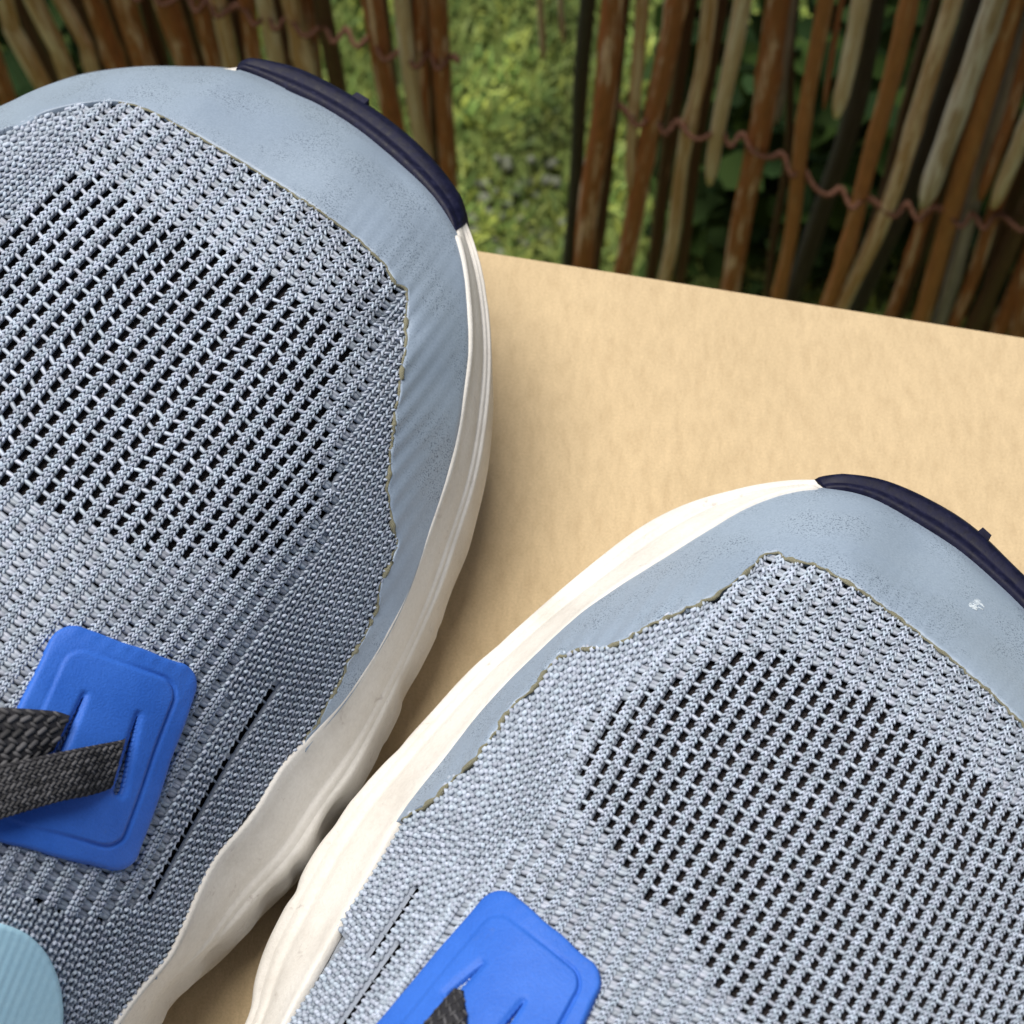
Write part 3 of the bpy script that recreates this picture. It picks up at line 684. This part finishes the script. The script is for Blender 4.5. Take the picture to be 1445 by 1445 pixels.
# ---- right shoe of the picture
Rs = Shoe(); Rs.tip = np.array([.085, .163]); ax = np.array([.42, .907]); Rs.ax = ax / np.linalg.norm(ax); Rs.zB = tozB; Rs.dz = .055
Rs.dents = [(1098, 812, .004, .0010), (600, 1190, .005, .0008), (960, 880, .005, .0005)]
Rs.creases = [([(650, 1225), (600, 1297), (480, 1450)], .0022, .0007), ([(640, 1120), (585, 1220), (520, 1300)], .003, .0006)]
Rctrl = [(403, 1445, 345, 1445, .013), (432, 1391, 356, 1391, .013), (460, 1341, 373, 1335, .013), (497, 1275, 402, 1277, .013), (530, 1220, 432, 1218, .013), (562, 1160, 466, 1166, .013), (600, 1108, 508, 1112, .012), (650, 1043, 556, 1060, .012), (700, 983, 604, 1008, .012),
         (760, 924, 655, 952, .012), (820, 869, 708, 903, .011), (880, 824, 770, 848, .010), (950, 780, 840, 790, .010), (1000, 748, 905, 742, .009), (1050, 718, 975, 708, .007), (1100, 699, 1060, 685, .004), (1150, 691, 1126, 677, .002), (1200, 696, 1202, 678, .001), (1240, 709, 1260, 690, .001), (1300, 743, 1330, 724, .001),
         (1350, 776, 1377, 757, .001), (1400, 818, 1420, 800, .001), (1445, 861, 1463, 842, .001), (1500, 922, 1520, 905, .001), (1550, 990, 1572, 975, .003), (1590, 1065, 1616, 1055, .006),
         ('w', 106, 96), ('w', 107, 75), ('w', 102, 45), ('w', 90, 12), ('w', 76, -20), ('w', 58, -48), ('w', 30, -62), ('w', 0, -56), ('w', -22, -35), ('w', -34, -5), ('w', -37, 25), ('w', -34, 45)]
outline(Rs, Rctrl)
Rs.A = [(562, 1164), (590, 1146), (612, 1133), (640, 1104), (665, 1083), (700, 1038), (722, 1005), (750, 978), (780, 942), (798, 927), (820, 919), (850, 917), (880, 910), (920, 885), (960, 868), (1000, 850), (1040, 822), (1062, 802), (1075, 788), (1098, 783), (1114, 793),
        (1150, 801), (1200, 828), (1260, 870), (1320, 916), (1370, 958), (1410, 994), (1445, 1030), (1500, 1095), (1550, 1190), (1580, 1320), (1585, 1500), (1560, 1720)]
def Rb(n):
    ctl = [(560, 1166), (600, 1108), (650, 1043), (700, 983), (760, 924), (820, 869), (880, 824), (950, 780), (1000, 748), (1050, 718), (1100, 699), (1150, 691), (1200, 696), (1240, 709), (1300, 743), (1350, 776), (1400, 818), (1445, 861), (1500, 922), (1550, 990), (1590, 1065), (1647, 1247), (1672, 1445), (1650, 1720)]
    return resample(catmull(ctl, 900), n)
Rs.Bpx_of = Rb
Rs.fray = lambda A: np.where(A[:, 0] < 1130, 1.6, .6)[:, None]
Rs.tel = lambda A: (1.35 - 1.0 * sstep(1000, 1150, A[:, 0]))[:, None]
Rs.glue = None; Rs.gluew = lambda q: 1.3 - .9 * sstep(.5, .8, q)
Rs.soledents = [(470, 1160, .003, .0014), (418, 1250, .0018, .0024), (370, 1420, .003, .0014), (690, 925, .002, .0008), (560, 1060, .002, .0008)]
Rs.theta = [(1075, 860, 50), (1170, 890, 59), (1130, 960, 56), (860, 1050, 61), (760, 1060, 61), (650, 1180, 59), (600, 1280, 56), (540, 1340, 54), (960, 1350, 57), (1320, 1330, 61), (1260, 1060, 60), (1380, 1100, 63),
            (1400, 1030, 65), (800, 940, 58), (740, 1150, 61), (1400, 1400, 64), (980, 890, 52), (700, 1100, 61), (560, 1180, 60), (900, 1200, 59), (1150, 1200, 58)]
Rs.trans = [(330, 770, 20), (520, 880, 20), (640, 960, 22), (760, 1030, 24), (880, 1092, 24), (1000, 1160, 25.5), (1120, 1232, 25), (1250, 1310, 22.5), (1400, 1395, 19), (1600, 1500, 17), (1850, 1640, 18)]
Rs.up, Rs.down = 520, 1000
Rs.stitch = 8.0; Rs.phase = .06; Rs.rung = (.00088, -.00008, .7, 1.1)
Rs.knit = [(270, 1750), (320, 1640), (350, 1540), (385, 1449), (414, 1390), (446, 1336), (482, 1270), (518, 1214), (556, 1166), (590, 1142), (610, 1129), (637, 1101), (662, 1080), (697, 1035), (719, 1002), (747, 975), (777, 939), (796, 923), (820, 915), (850, 913), (880, 906), (920, 881), (960, 864), (1000, 846), (1040, 818), (1060, 798), (1073, 784), (1098, 779), (1114, 789),
           (1150, 797), (1200, 824), (1260, 866), (1320, 912), (1370, 954), (1410, 990), (1445, 1026), (1500, 1092), (1552, 1187), (1582, 1320), (1587, 1500), (1558, 1750)]
Rs.mesh = [(862, 990), (930, 958), (1000, 925), (1082, 912), (1150, 948), (1250, 1000), (1330, 1055), (1400, 1110), (1445, 1150), (1520, 1230), (1550, 1400), (1540, 1680), (1220, 1680), (1110, 1530), (1065, 1450), (1035, 1420), (985, 1370), (950, 1300), (880, 1245), (850, 1180), (800, 1130), (812, 1060)]
Rs.jersey = [[(1075, 770), (1062, 810), (1000, 862), (930, 922), (858, 962), (806, 1040), (772, 1120), (742, 1170), (690, 1230), (628, 1290), (520, 1420), (380, 1800), (100, 1800), (400, 900)]]
Rs.slits = [[(645, 1230), (600, 1297), (530, 1395)], [(612, 1285), (560, 1350), (480, 1455)], [(580, 1262), (520, 1345)]]
Rs.patch = [(706, 1248), (858, 1380), (745, 1612), (484, 1512)]
Rs.lipf = lambda s: np.ones(len(s.B))
Rs.slots = [((686, 1368), (640, 1412), 5), ((739, 1421), (690, 1490), 5)]
def near(s, px, py):
    p = on_z(px, py, .04); return int(np.argmin((s.B[:, 0] - p[0])**2 + (s.B[:, 1] - p[1])**2))
shoes = []
for s, lab in ((Ls, 'blue grey mesh running shoe with its toe over the back edge of the cardboard'), (Rs, 'blue grey mesh running shoe standing nearer, pale scuff on its toe guard')):
    make_field(s)
    root = bpy.data.objects.new('running_shoe', None); COL.objects.link(root)
    root['label'] = lab; root['category'] = 'shoe'; root['group'] = 'pair of worn running shoes'
    s.root = root
    if s is Ls: s.navy = (near(s, 336, 98), near(s, 650, 345)); s.tab = near(s, 488, 172); s.tabn = 5
    else: s.navy = (near(s, 1158, 692), near(s, 1550, 990)); s.tab = near(s, 1352, 777); s.tabn = 5
    lp = np.ones(len(s.B)); a_, b_ = s.navy; nl = len(s.B)
    lp[np.arange(a_ - (70 if s is Ls else 2), b_ + 1) % nl] = 0
    for _ in range(3): lp = (np.roll(lp, 1) + lp + np.roll(lp, -1)) / 3
    s.lip = lp
    e_ = np.zeros(nl); ka, kb = (near(s, 425, 1062), near(s, 180, 1430) + 40) if s is Ls else (near(s, 403, 1445) - 40, near(s, 562, 1160))
    e_[np.arange(ka, kb + 1 if kb > ka else kb + 1 + nl) % nl] = 1
    for _ in range(6): e_ = (np.roll(e_, 1) + e_ + np.roll(e_, -1)) / 3
    s.bead = e_
    build_sole(s, root)
    # lining and the knit cloth outside the stitched zone
    x0, y0, h, nx, ny, z = s.g; st = 2
    X, Y = np.meshgrid(x0 + np.arange(0, nx, st) * h, y0 + np.arange(0, ny, st) * h, indexing='ij')
    Z = z[::st, ::st]; zb_ = s.zB((s.tip[0] - X) * s.ax[0] + (s.tip[1] - Y) * s.ax[1]); ins = Z > zb_ + .0001; fq = grid_faces(*X.shape)
    V = np.stack([X, Y, Z], -1).reshape(-1, 3); Nn = normal(s, V);  k = ins.ravel()[fq].any(1)
    far = np.unique(fq[k]); far = far[~ins.ravel()[far]]; Bd = np.vstack([s.B, s.B[:1]])
    Bf = resample(Bd, 3000); nn_ = np.array([np.argmin((Bf[:, 0] - V[q, 0])**2 + (Bf[:, 1] - V[q, 1])**2) for q in far])
    V[far] = Bf[nn_] - [0, 0, .0004]
    vv = V - CP; kk_ = FPX / (vv @ F); vx = 722.5 + (vv @ RV) * kk_; vy = 722.5 - (vv @ UV) * kk_
    inside = in_poly(vx, vy, s.knit) | in_poly(vx, vy, np.vstack([s.Bpx_of(60), s.A[::-1]] if s is Ls else [s.Bpx_of(60), s.A[::-1]]))
    jz = np.zeros(len(V), bool)
    for pl in s.jersey: jz |= in_poly(vx, vy, pl)
    jz &= ~in_poly(vx, vy, s.mesh)
    for L in s.slits: jz &= dist_line(vx, vy, L) > 20
    okf = k & inside[fq].any(1); outf = k & (~inside | jz)[fq].all(1)
    drop = np.where(inside, .0009, .0001)[:, None]
    mesh_np('lining', V - Nn * .0013, fq[okf | k], M['lining'], root)
    used = np.unique(fq[outf]); remap = -np.ones(len(V), int); remap[used] = np.arange(len(used))
    mesh_np('upper_cloth', (V - Nn * drop)[used], remap[fq[outf]], M['cloth'], root)
    build_guard(s, root)
    build_knit(s, root)
    pt = build_patch(s, root)
build_lace(Ls, Ls.root, [(99, 1010), (80, 1004), (50, 1001), (0, 998), (-50, 996)], [(76, 1060), (60, 1066), (30, 1078), (0, 1086), (-50, 1098)], .0017, .0024, 4)
build_lace(Ls, Ls.root, [(178, 1040), (172, 1044), (130, 1052), (80, 1062), (0, 1080), (-50, 1094)], [(160, 1106), (150, 1115), (120, 1124), (80, 1132), (0, 1156), (-50, 1172)], .0018, .0040, 6)
build_lace(Rs, Rs.root, [(641, 1394), (625, 1412), (598, 1444), (560, 1490), (520, 1530)], [(655, 1398), (656, 1412), (659, 1446), (650, 1500), (630, 1560)], .0016, .0024, 4)
# pale blue overlay of the throat, low left
pl = resample(catmull([(-70, 1300), (-30, 1299), (2, 1303), (32, 1316), (58, 1342), (74, 1376), (81, 1412), (81, 1450), (78, 1520)], 200), 90)
cn = np.array([-60, 1500.]); rr_ = np.r_[0, np.linspace(0, 1, 26)]
G = pl[:, None] * (1 - rr_)[None, :, None] + cn * rr_[None, :, None]
lift = np.full(G.shape[:2], .0012) + .00003 * np.sin((G[..., 0] * .92 + G[..., 1] * .38) / 7.5 * 6.28 / 1.6); lift[:, 0] = -.0002
sheet_px(Ls, 'throat_overlay', G, lift, M['pale'], Ls.root)
# scuff on the right guard
acc = Acc()
fl = []
for (xa, ya, xb, yb, k_, sp_) in [(1339, 841, 1354, 846, 26, 1.6), (1354, 845, 1378, 853, 46, 2.2), (1345, 848, 1350, 852, 8, 1.5), (1362, 852, 1374, 864, 26, 2.6), (1372, 850, 1381, 858, 12, 1.8)]:
    for _ in range(k_):
        u_ = random.random(); fl.append((xa + (xb - xa) * u_ + random.gauss(0, sp_), ya + (yb - ya) * u_ + random.gauss(0, sp_ * .6), random.uniform(3, 9), .4 + random.gauss(0, .5)))
for (px, py, L, a) in fl:
    p = hit(Rs, np.array([px]), np.array([py])); n_ = normal(Rs, p); t_ = nrm(np.cross(n_, np.array([[0, 1., 0]]))); t_ = nrm(RV * math.cos(a) - UV * math.sin(a) - ((RV * math.cos(a) - UV * math.sin(a)) @ n_[0]) * n_)
    acc.add(*spindles(p + n_ * .00072, t_, np.cross(n_, t_), n_, L / 6500, .00045, .00010, .00002, np.ones((1, 3))))
acc.build('scuff_mark', M['scuff'], Rs.root)

# ------------------------------------------------------------------ the cardboard box
GZ = -.46
e0 = on_z(665, 348, 0.)[:2]; e1 = on_z(1445, 472, 0.)[:2]; ed = (e1 - e0) / np.linalg.norm(e1 - e0); inn = np.array([ed[1], -ed[0]])
ca = e0 - ed * .30; L_, D_ = .62, .42
box = bpy.data.objects.new('cardboard_box', None); COL.objects.link(box); box.location = (*(ca + ed * L_ / 2 + inn * D_ / 2), GZ)
box['label'] = 'plain brown cardboard box that both shoes stand on'; box['category'] = 'box'
def slab(name, p, u, v, w_, bev=.0012):
    """block from corner p with edge vectors u, v, w_, bevelled"""
    import bmesh
    bm = bmesh.new(); vs_ = []
    for a in (0, 1):
        for b_ in (0, 1):
            for c in (0, 1): vs_.append(bm.verts.new(Vector(p + u * a + v * b_ + w_ * c)))
    for f in ((0, 1, 3, 2), (4, 6, 7, 5), (0, 4, 5, 1), (2, 3, 7, 6), (0, 2, 6, 4), (1, 5, 7, 3)): bm.faces.new([vs_[i] for i in f])
    bmesh.ops.recalc_face_normals(bm, faces=bm.faces); bmesh.ops.bevel(bm, geom=bm.edges[:], offset=bev, segments=2, affect='EDGES')
    me = bpy.data.meshes.new(name); bm.to_mesh(me); bm.free(); me.materials.append(M['card'])
    o = bpy.data.objects.new(name, me); COL.objects.link(o); o.parent = box; o.matrix_parent_inverse = Matrix.Translation(-box.location); return o
E3 = np.array([*ed, 0]); I3 = np.array([*inn, 0]); Z3 = np.array([0, 0, 1.]); c3 = np.array([*ca, 0])
slab('top_panel', c3 - Z3 * .004, E3 * L_, I3 * D_, Z3 * .004)
t_ = .004
slab('side_panel', c3 + E3 * .002 + I3 * .002 + Z3 * GZ, E3 * (L_ - .004), I3 * t_, Z3 * (-GZ - .0045))
slab('side_panel', c3 + E3 * .002 + I3 * (D_ - .006) + Z3 * GZ, E3 * (L_ - .004), I3 * t_, Z3 * (-GZ - .0045))
slab('side_panel', c3 + E3 * .002 + I3 * .007 + Z3 * GZ, E3 * t_, I3 * (D_ - .014), Z3 * (-GZ - .0045))
slab('side_panel', c3 + E3 * (L_ - .006) + I3 * .007 + Z3 * GZ, E3 * t_, I3 * (D_ - .014), Z3 * (-GZ - .0045))

# ------------------------------------------------------------------ the stick fence
def make_stick(fence, pts, wpx, mat, depth=0.0, end=False, y0=.52, knots=True, taper=1.0, top_ext=.22):
    sl_ = -.095
    P = np.array([on_y(px, py, y0 + depth, sl_) for px, py in pts])
    top = P[0] + (P[0] - P[1]) / np.linalg.norm(P[0] - P[1]) * top_ext
    pl_ = [top] + list(P)
    if not end:
        d = P[-1] - P[-2]; d /= np.linalg.norm(d); pl_.append(P[-1] + d * ((GZ - .01 - P[-1][2]) / min(d[2], -.3)))
    C_ = resample(catmull(pl_, 200), 46); sq = np.linspace(0, 1, 46); Lm = np.linalg.norm(np.diff(C_, axis=0), axis=1).sum()
    sd = random.randint(0, 9999)
    C_[:, 0] += .0011 * wob(sq * Lm, 0 * sq, 40, sd) * (0.4 + sq); C_[:, 1] += .001 * wob(sq * Lm, 0 * sq, 40, sd + 1)
    r = wpx / 2 / FPX * np.linalg.norm(P[0] - CP) * .97; r = r * (1 + (taper - 1) * sq) * (1 + .05 * wob(sq * Lm, 0 * sq, 120, sd + 2))
    if knots:
        for k in range(random.randint(1, 3)):
            c = random.uniform(.3, .95); r = r * (1 + .22 * np.exp(-((sq - c) * Lm / .0035)**2))
    if end: r[-1] *= .45; r[-2] *= .85
    V, Q, T = tube(C_, r, 11); a = np.tile(np.arange(11) / 11., 46)
    aa = np.abs(a - .5) * 2
    tone = np.stack([np.repeat(sq * Lm, 11), aa * .02 * 4, 0 * a], 1); tone = np.vstack([tone, tone[:1], tone[-1:]])
    return mesh_np('stick', V, [Q, T], mat, fence, True, tone)
def fence_root(name, label):
    o = bpy.data.objects.new(name, None); COL.objects.link(o); o['label'] = label; o['category'] = 'fence'; o['group'] = 'rolls of wired stick fencing'; return o
FR = fence_root('stick_fence', 'brown stick fence with rusty wire to the right of the grassy gap')
FL = fence_root('stick_fence', 'brown stick fence with rusty wire behind the left shoe toe')
R_ = [([(831, 0), (803, 360)], 22, 'bark_grey', .004), ([(867, 0), (848, 180), (824, 360)], 35, 'bark_red', 0), ([(905, 0), (895, 170), (888, 273)], 19, 'bark_tan', -.002, True), ([(954, 0), (918, 190), (882, 375)], 32, 'bark_red', 0),
      ([(1001, 0), (985, 130), (937, 380)], 23, 'bark_tan', .001), ([(1046, 0), (1024, 130), (1004, 262)], 35, 'bark_pale', -.003, True, .62), ([(1102, 0), (1072, 180), (1030, 395)], 36, 'bark_red', 0), ([(1112, 40), (1099, 175)], 14, 'bark_silver', .012, True),
      ([(1163, 0), (1128, 225), (1100, 405)], 24, 'bark_orange', -.001), ([(1213, 0), (1180, 163)], 32, 'bark_pale', -.002, True, .75), ([(1190, 0), (1161, 152)], 9, 'bark_red', .002, True), ([(1282, 0), (1222, 255), (1170, 425)], 26, 'bark_orange', 0),
      ([(1342, 0), (1268, 254), (1190, 428)], 26, 'bark_tan', -.002), ([(1375, 0), (1300, 228), (1210, 440)], 30, 'bark_grey', .014), ([(1412, -20), (1360, 130), (1307, 290)], 37, 'bark_white', -.004, True, .85), ([(1303, 305), (1264, 425), (1255, 450)], 19, 'bark_red', .004),
      ([(1433, 0), (1346, 280), (1298, 450)], 31, 'bark_orange', -.001), ([(1462, 20), (1385, 282)], 19, 'bark_red', -.002, True), ([(1470, 120), (1402, 293)], 25, 'bark_pale', -.003, True, .9), ([(1375, 290), (1326, 452)], 22, 'bark_silver', .004),
      ([(1408, 290), (1346, 455)], 21, 'bark_red', .003), ([(1460, 280), (1374, 460)], 27, 'bark_dark', .001), ([(1468, 330), (1405, 475)], 24, 'bark_red', .003), ([(1235, 0), (1180, 240), (1118, 415)], 32, 'bark_grey', .022),
      ([(1500, 0), (1445, 230), (1400, 420)], 28, 'bark_dark', .012), ([(1545, 0), (1480, 280), (1430, 480)], 30, 'bark_red', .0), ([(1590, 0), (1520, 280), (1470, 480)], 30, 'bark_orange', .0), ([(1640, 0), (1570, 280), (1520, 480)], 30, 'bark_tan', .0),
      ([(880, 0), (858, 200), (842, 370)], 18, 'bark_dark', .016), ([(975, 0), (945, 200), (918, 380)], 22, 'bark_dark', .018), ([(1020, 0), (985, 200), (958, 390)], 18, 'bark_dark', .016), ([(1125, 0), (1108, 210), (1085, 400)], 12, 'bark_dark', .02), ([(1320, 0), (1250, 260), (1190, 430)], 14, 'bark_dark', .03),
      ([(1400, 0), (1340, 240), (1270, 440)], 20, 'bark_dark', .03), ([(1450, 0), (1370, 280), (1325, 450)], 18, 'bark_dark', .02)]
for q in R_:
    make_stick(FR, q[0], q[1], M[q[2]], q[3], q[4] if len(q) > 4 else False, taper=q[5] if len(q) > 5 else .97)
L__ = [([(5, 0), (18, 40), (62, 125)], 25, 'bark_tan', 0), ([(50, 0), (80, 60), (95, 107)], 26, 'bark_tan', -.002), ([(87, 0), (120, 62), (132, 108)], 20, 'bark_tan', .002), ([(130, 0), (165, 100)], 29, 'bark_red', 0), ([(175, 0), (207, 95)], 34, 'bark_red', -.002),
       ([(205, 0), (232, 95)], 20, 'bark_dark', .008), ([(232, 0), (264, 95)], 34, 'bark_red', 0), ([(277, 0), (300, 95)], 25, 'bark_red', .001), ([(309, 0), (330, 103)], 24, 'bark_tan', -.001), ([(349, 0), (363, 105)], 24, 'bark_red', .001), ([(373, 0), (392, 100)], 24, 'bark_pale', -.001),
       ([(408, 0), (437, 125)], 29, 'bark_tan', 0), ([(455, 0), (477, 135)], 26, 'bark_dark', .002), ([(432, 0), (450, 130)], 20, 'bark_red', .008), ([(522, 0), (540, 110), (558, 190)], 30, 'bark_red', 0), ([(566, 0), (576, 75)], 24, 'bark_pale', -.002), ([(578, 75), (584, 150)], 18, 'bark_silver', .003, True),
       ([(590, 0), (596, 120), (606, 260)], 24, 'bark_red', .002), ([(618, 0), (624, 120), (634, 300)], 28, 'bark_red', 0), ([(-40, 0), (0, 110)], 26, 'bark_red', 0), ([(-90, 0), (-45, 110)], 28, 'bark_tan', 0), ([(-140, 0), (-90, 110)], 28, 'bark_red', 0), ([(-190, 0), (-140, 110)], 28, 'bark_orange', 0),
       ([(30, 0), (62, 80)], 18, 'bark_dark', .012), ([(108, 0), (142, 100)], 18, 'bark_dark', .012), ([(155, 0), (186, 100)], 16, 'bark_dark', .014), ([(255, 0), (282, 95)], 18, 'bark_dark', .014), ([(292, 0), (316, 100)], 16, 'bark_dark', .012), ([(330, 0), (348, 100)], 18, 'bark_dark', .015), ([(392, 0), (416, 110)], 18, 'bark_dark', .013),
       ([(540, 0), (556, 120), (574, 220)], 14, 'bark_dark', .012), ([(604, 0), (612, 150), (620, 280)], 18, 'bark_dark', .012)]
for q in L__:
    make_stick(FL, q[0], q[1], M[q[2]], q[3], q[4] if len(q) > 4 else False, top_ext=.22)
def wire(fence, pts, turns, ph0, rad=.0009):
    """one strand of the twisted pair: bows out in front of the sticks, tight twist between them"""
    n = 420; C_ = resample(catmull(pts, 200), n); s_ = np.linspace(0, 1, n); z_ = 0 * s_
    bow = .5 - .5 * np.cos(s_ * turns * 2 * math.pi + 2.4 * wob(s_ * 40, z_, 1, 4))
    P = on_y(C_[:, 0], C_[:, 1], .52, -.095)
    P[:, 1] += -.001 - .0062 * bow; P[:, 2] += .0012 * wob(s_ * 40, z_, .9, 6) + .0018 - .0020 * bow
    tw = (1.1 - .8 * bow) * .0009; a = s_ * turns * 3.3 * 2 * math.pi + ph0 + .8 * wob(s_ * 60, z_, 1, 9)
    P[:, 2] += tw * np.sin(a); P[:, 1] += tw * np.cos(a)
    V, Q, T = tube(P, rad, 7); mesh_np('wire', V, [Q, T], M['wire'], fence)
for ph in (0, math.pi):
    wire(FR, [(872, 150), (925, 168), (1000, 182), (1065, 200), (1110, 222), (1160, 255), (1215, 278), (1290, 292), (1370, 302), (1460, 306), (1650, 330)], 17, ph)
    wire(FL, [(-150, -40), (150, -25), (320, 8), (400, 24), (500, 46), (560, 72), (610, 80), (648, 84)], 20, ph + 1)

# ------------------------------------------------------------------ ground, grass, gravel behind
gm = mesh_np('ground', np.array([[-30, -30, GZ], [30, -30, GZ], [30, 60, GZ], [-30, 60, GZ]], float), np.array([[0, 1, 2, 3]]), M['soil']); gm['kind'] = 'structure'
def blades(n, xr, yr, hr, wr, tones):
    x = rng.uniform(*xr, n); y = rng.uniform(*yr, n); a = rng.uniform(0, 2 * math.pi, n); h = rng.uniform(*hr, n); lean = rng.uniform(.2, 1.0, n); wd = rng.uniform(*wr, n)
    dx, dy = np.cos(a), np.sin(a); sx, sy = -dy, dx; V = []
    for k, (f, ww) in enumerate([(0, .7), (.35, 1), (.7, .75)]):
        cx = x + dx * h * lean * f**1.8; cy = y + dy * h * lean * f**1.8; cz = GZ + h * f * (1 - .25 * f * lean)
        for sg in (-1, 1): V.append(np.stack([cx + sg * sx * wd * ww / 2, cy + sg * sy * wd * ww / 2, cz], 1))
    V.append(np.stack([x + dx * h * lean, y + dy * h * lean, GZ + h * (1 - .3 * lean)], 1))
    V = np.stack(V, 1).reshape(-1, 3); b_ = (np.arange(n) * 7)[:, None]
    Q = np.vstack([np.array([[0, 1, 3, 2]]) + b_, np.array([[2, 3, 5, 4]]) + b_]); T = np.array([[4, 5, 6]]) + b_
    tn = np.array(tones)[rng.integers(0, len(tones), n)] * (rng.uniform(.6, 1.3, n) * (1 + .75 * np.clip(wob(x, y, 55, 41), -.9, 1)))[:, None]
    return V, Q, T, np.repeat(tn, 7, axis=0)
ga = Acc()
ga.add(*blades(60000, (-.5, .6), (.50, 1.12), (.004, .016), (.0010, .0026), [(1, 1, 1), (1.5, 1.35, 1.0), (.7, .85, .8), (1.5, 1.35, 1.3), (.5, .65, .6)]))
for xr_, yr_, n_ in (((-1.3, -.5), (.5, 2.2), 12000), ((.6, 1.4), (.5, 2.2), 12000), ((-.5, .6), (1.12, 2.2), 9000)):
    ga.add(*blades(n_, xr_, yr_, (.008, .022), (.002, .004), [(1, 1, 1), (1.4, 1.3, 1.1), (.7, .85, .8)]))
o = ga.build('grass', M['leaf']); o['kind'] = 'stuff'; o['label'] = 'green grass growing behind the fence and through its gap'; o['category'] = 'grass'
ga = Acc()
for k in range(60):
    p = on_z(rng.uniform(640, 830), rng.uniform(225, 355), GZ) + [0, 0, rng.uniform(-.004, .006)]
    r_ = rng.uniform(.002, .0045)
    V, Q, T = tube(np.array([p + [0, 0, -r_], p + [0, 0, -r_ * .6], p, p + [0, 0, r_ * .5], p + [0, 0, r_ * .7]]), r_ * np.array([.3, .85, 1, .7, .3]) * rng.uniform(.8, 1.2, 5), 8)
    ga.add(V, Q, T, np.ones(3) * rng.uniform(.6, 1.3))
o = ga.build('gravel', M['stone']); o['kind'] = 'stuff'; o['label'] = 'pale grey stones among the grass in the gap'; o['category'] = 'gravel'
for (pts, wpx, lab) in [([(761, -10), (764, 82)], 10, 'pale dry stem hanging in the gap, longer of two'), ([(789, -10), (793, 60)], 8, 'pale dry stem hanging in the gap, shorter of two')]:
    o = make_stick(None, pts, wpx, M['bark_pale'], .06, True, knots=False, top_ext=.2); o.name = 'dry_stem'
    o['label'] = lab; o['category'] = 'stem'; o['group'] = 'dry stems in the gap'

def leaves(n, px0, px1, y0, y1, z0, z1, size, tones):
    x = rng.uniform(px0, px1, n); y = rng.uniform(y0, y1, n); z = z0 + (z1 - z0) * rng.uniform(0, 1, n)**1.3 * np.sqrt(np.clip(np.minimum(x - px0, px1 - x) / .12, .02, 1)); sz = rng.uniform(*size, n)
    a = nrm(rng.normal(0, 1, (n, 3)) * [1, 1, .5]); nn = nrm(rng.normal(0, .6, (n, 3)) + [0, -.4, .8]); b_ = nrm(np.cross(nn, a)); a = np.cross(b_, nn)
    c = np.stack([x, y, z], 1); pts = [(-.5, 0, 0), (-.32, .30, .03), (.0, .42, .06), (.3, .22, .02), (.55, 0, -.06), (.3, -.22, .02), (0, -.42, .06), (-.32, -.30, .03), (0, 0, -.02)]
    V = np.stack([c + (a * u + b_ * v + nn * w_) * sz[:, None] for u, v, w_ in pts], 1).reshape(-1, 3)
    k = (np.arange(n) * 9)[:, None]; T = np.concatenate([np.array([[j, (j + 1) % 8, 8]]) + k for j in range(8)])
    tn = np.array(tones)[rng.integers(0, len(tones), n)] * rng.uniform(.6, 1.3, n)[:, None]
    return V, None, T, np.repeat(tn, 9, axis=0)
ga = Acc()
ga.add(*leaves(2600, .062, .56, .58, .76, GZ, -.20, (.012, .028), [(1, 1, 1), (.7, .8, .9), (1.4, 1.4, 1.1)]))
ga.add(*leaves(500, -.50, -.18, .58, .74, GZ, -.22, (.012, .028), [(1, 1, 1), (.7, .8, .9)]))
M['ivy'] = tone_mat('dark ivy leaves', (.026, .048, .014), .85, 1.0, .08)
o = ga.build('ivy', M['ivy']); o['kind'] = 'stuff'; o['label'] = 'dark green leafy ground cover behind the fence sticks'; o['category'] = 'ivy'
